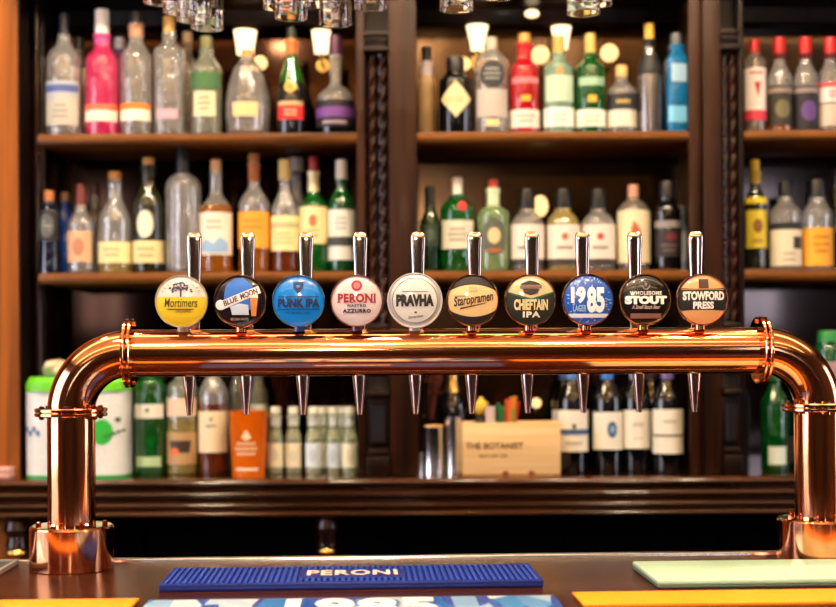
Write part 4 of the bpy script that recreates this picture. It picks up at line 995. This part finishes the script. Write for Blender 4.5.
for j, (x, y, where) in enumerate(gl):
    dd = .61*F/(HZ-y-ROLL*(x-CX)*0)
    t = thing('hanging_glass', 'clear glass hanging upside down, %s' % where, 'glass', (px(x, dd), dd, 2.03), 0, 'clear glasses hanging from the rack')
    if gmesh is None:
        pr = [(.0291, 0), (.0296, .0002), (.03, .001), (.0298, .0025), (.0298, .04), (.0298, .09), (.029, .125), (.0265, .145), (.02, .158), (.009, .165)]
        inner = [(r-.0016, z-.0002) for r, z in pr[2:-1]][::-1]
        prof = [(0, .16)]+[(r-.0008, z-.001) for r, z in pr[4:-1]][::-1]+[(.0290, .0025), (.0286, .001), (.0288, .0002)]+pr
        bo = MB().lathe(prof+[(.0045, .168), (0, .168)], seg=48).build('bowl', GLASS, t, smooth=60)
        st = MB().lathe([(0, .1675), (.0045, .1675), (.0038, .19), (.004, .238), (0, .238)], seg=20).build('stem', GLASS, t, smooth=60)
        ft = MB().lathe([(0, .2375), (.004, .2375), (.010, .244), (.0275, .248), (.029, .2495), (.0275, .25), (0, .25)], seg=40).build('foot', GLASS, t, smooth=60)
        gmesh = (bo.data, st.data, ft.data)
    else:
        for nm, me in zip(('bowl', 'stem', 'foot'), gmesh):
            o = bpy.data.objects.new(nm, me); COL.objects.link(o); o.parent = t
    rl = MB(); lx, ly = px(x, dd)+.05, dd-2.49
    for s in (-1, 1): rl.box(lx+s*.016-.004, lx+s*.016+.004, ly-.02, ly+.02, .2375, .2435); rl.box(lx+s*.0325-.0015, lx+s*.0325+.0015, ly-.02, ly+.02, .2375, .251); rl.box(lx+min(s*.016, s*.0325), lx+max(s*.016, s*.0325), ly-.02, ly+.02, .2375, .2405)
    rl.build('rail', BRASS, rk)

# ---------------------------------------------------------------- unseen room lamps and light
def down(x, y, tgt, e, spot=70, col=(1., .73, .44)):
    t = thing('unseen_ceiling_spotlight', 'ceiling spotlight out of frame', 'lamp', (x, y, 3.1))
    del t['label']; t['label'] = 'unseen ceiling spotlight aimed at the shelves and bar'; t['group'] = 'ceiling spotlights'
    MB().lathe([(0, -.02), (.065, -.02), (.065, 0), (0, 0)], seg=24).build('housing', BRASS, t)
    MB().lathe([(0, -.024), (.06, -.024), (.06, -.0205), (0, -.0205)], seg=24).build('lens', plain((1., .8, .55), .5, emit=LENS_E, name='spot lens'), t)
    light('spot_lamp', 'SPOT', (x, y, 3.06), e, col, None, .06, tgt, spot)
for x, tx in ((-1.35, -1.15), (-.75, -.72), (-.3, -.35), (.2, .2), (.55, .5), (1.05, 1.0)):
    down(x, 2.72, (tx, 3.6, 1.75), E_SPOT*(1.25 if x < -.2 else .75 if x < 1 else .6), 62)
for x in (-.9, 0, .9): down(x, 1.6, (x*.7, 2.3, 1.2), E_BAR, 60)
for x in (-.7, 0, .7): down(x, .2, (x*.9, 2.2, 1.45), E_FRONT_FILL, 40, (1., .86, .74))  # unseen spots added on the customer side to brighten the badges
# long cove lamps added out of view to brighten ceiling and copper highlights
for yy, lb in ((2.25, 'added unseen long cove lamp nearest the shelves'), (.9, 'added unseen long cove lamp over the customer side of bar'), (-.5, 'added unseen long cove lamp farthest from the bar')):
    t = thing('added_cove_lamp', lb, 'lamp', (0, yy, 3.1), 0, 'added unseen cove lamps')
    m = MB(); zl = -.42; w_ = .09
    m.box(-2.2, 2.2, -w_-.01, -w_, zl-.03, zl+.05); m.box(-2.2, 2.2, w_, w_+.01, zl-.03, zl+.05); m.box(-2.21, -2.2, -w_-.01, w_+.01, zl-.03, zl+.05); m.box(2.2, 2.21, -w_-.01, w_+.01, zl-.03, zl+.05)
    m.build('frame', BRASS, t)
    MB().box(-2.2, 2.2, -w_, w_, zl-.01, zl+.01).build('diffuser', plain((1., .72, .42), .5, emit=TROUGH_E, name='cove diffuser'), t)
    for xx in (-1.8, 1.8): MB().tube([(xx, 0, zl), (xx, 0, 0)], .006, 8).build('rod', BRASS, t)
# ceiling beams
for j, yy in enumerate((-3.2, -1.4)):
    struct(MB().box(XL, XR, yy-.07, yy+.07, 2.95, 3.1, .01).build('trim_%d' % (j+2), W_DARK))
t = thing('added_pendant_lamp', 'added unseen round white pendant lamp hanging in the room behind the viewer', 'lamp', (-.09, -1.1, 2.2))  # lamp added out of view as front fill for the lower shelves
MB().tube([(0, 0, .12), (0, 0, .9)], .005, 8).build('cord', BRASS, t)
MB().lathe([(0, .15), (.03, .15), (.035, .12), (0, .118)], seg=20).build('holder', BRASS, t)
MB().lathe([(.12*math.sin(PI*i/16), -.12*math.cos(PI*i/16)) for i in range(17)], seg=32).build('globe', plain((1., .8, .6), .4, emit=ROOM_E, name='pendant globe'), t)

wd = bpy.data.worlds.new('World'); SC.world = wd; wd.use_nodes = True
wd.node_tree.nodes['Background'].inputs[0].default_value = (.6, .7, 1., 1); wd.node_tree.nodes['Background'].inputs[1].default_value = .3

cam = bpy.data.cameras.new('camera'); co = bpy.data.objects.new('camera', cam); COL.objects.link(co)
cam.sensor_width = 36; cam.lens = F/836*36
cam.shift_y = (HZ-303.5)/836
co.location = (0, 0, ZC)
co.rotation_euler = (Matrix.Rotation(PI/2, 4, 'X') @ Matrix.Rotation(-ROLL, 4, 'Z')).to_euler()
cam.dof.use_dof = True; cam.dof.focus_distance = 2.25; cam.dof.aperture_fstop = FSTOP; cam.clip_start = .02
SC.camera = co
vs_ = SC.view_settings
vs_.view_transform = 'Standard'; vs_.look = 'None'; vs_.gamma = 1; vs_.exposure = EXPO; vs_.use_curve_mapping = False
SC.cycles.use_denoising = True
SC.cycles.sample_clamp_indirect = 6
SC.cycles.max_bounces = 12; SC.cycles.transmission_bounces = 10; SC.cycles.glossy_bounces = 6; SC.cycles.diffuse_bounces = 3
SC.cycles.blur_glossy = .5
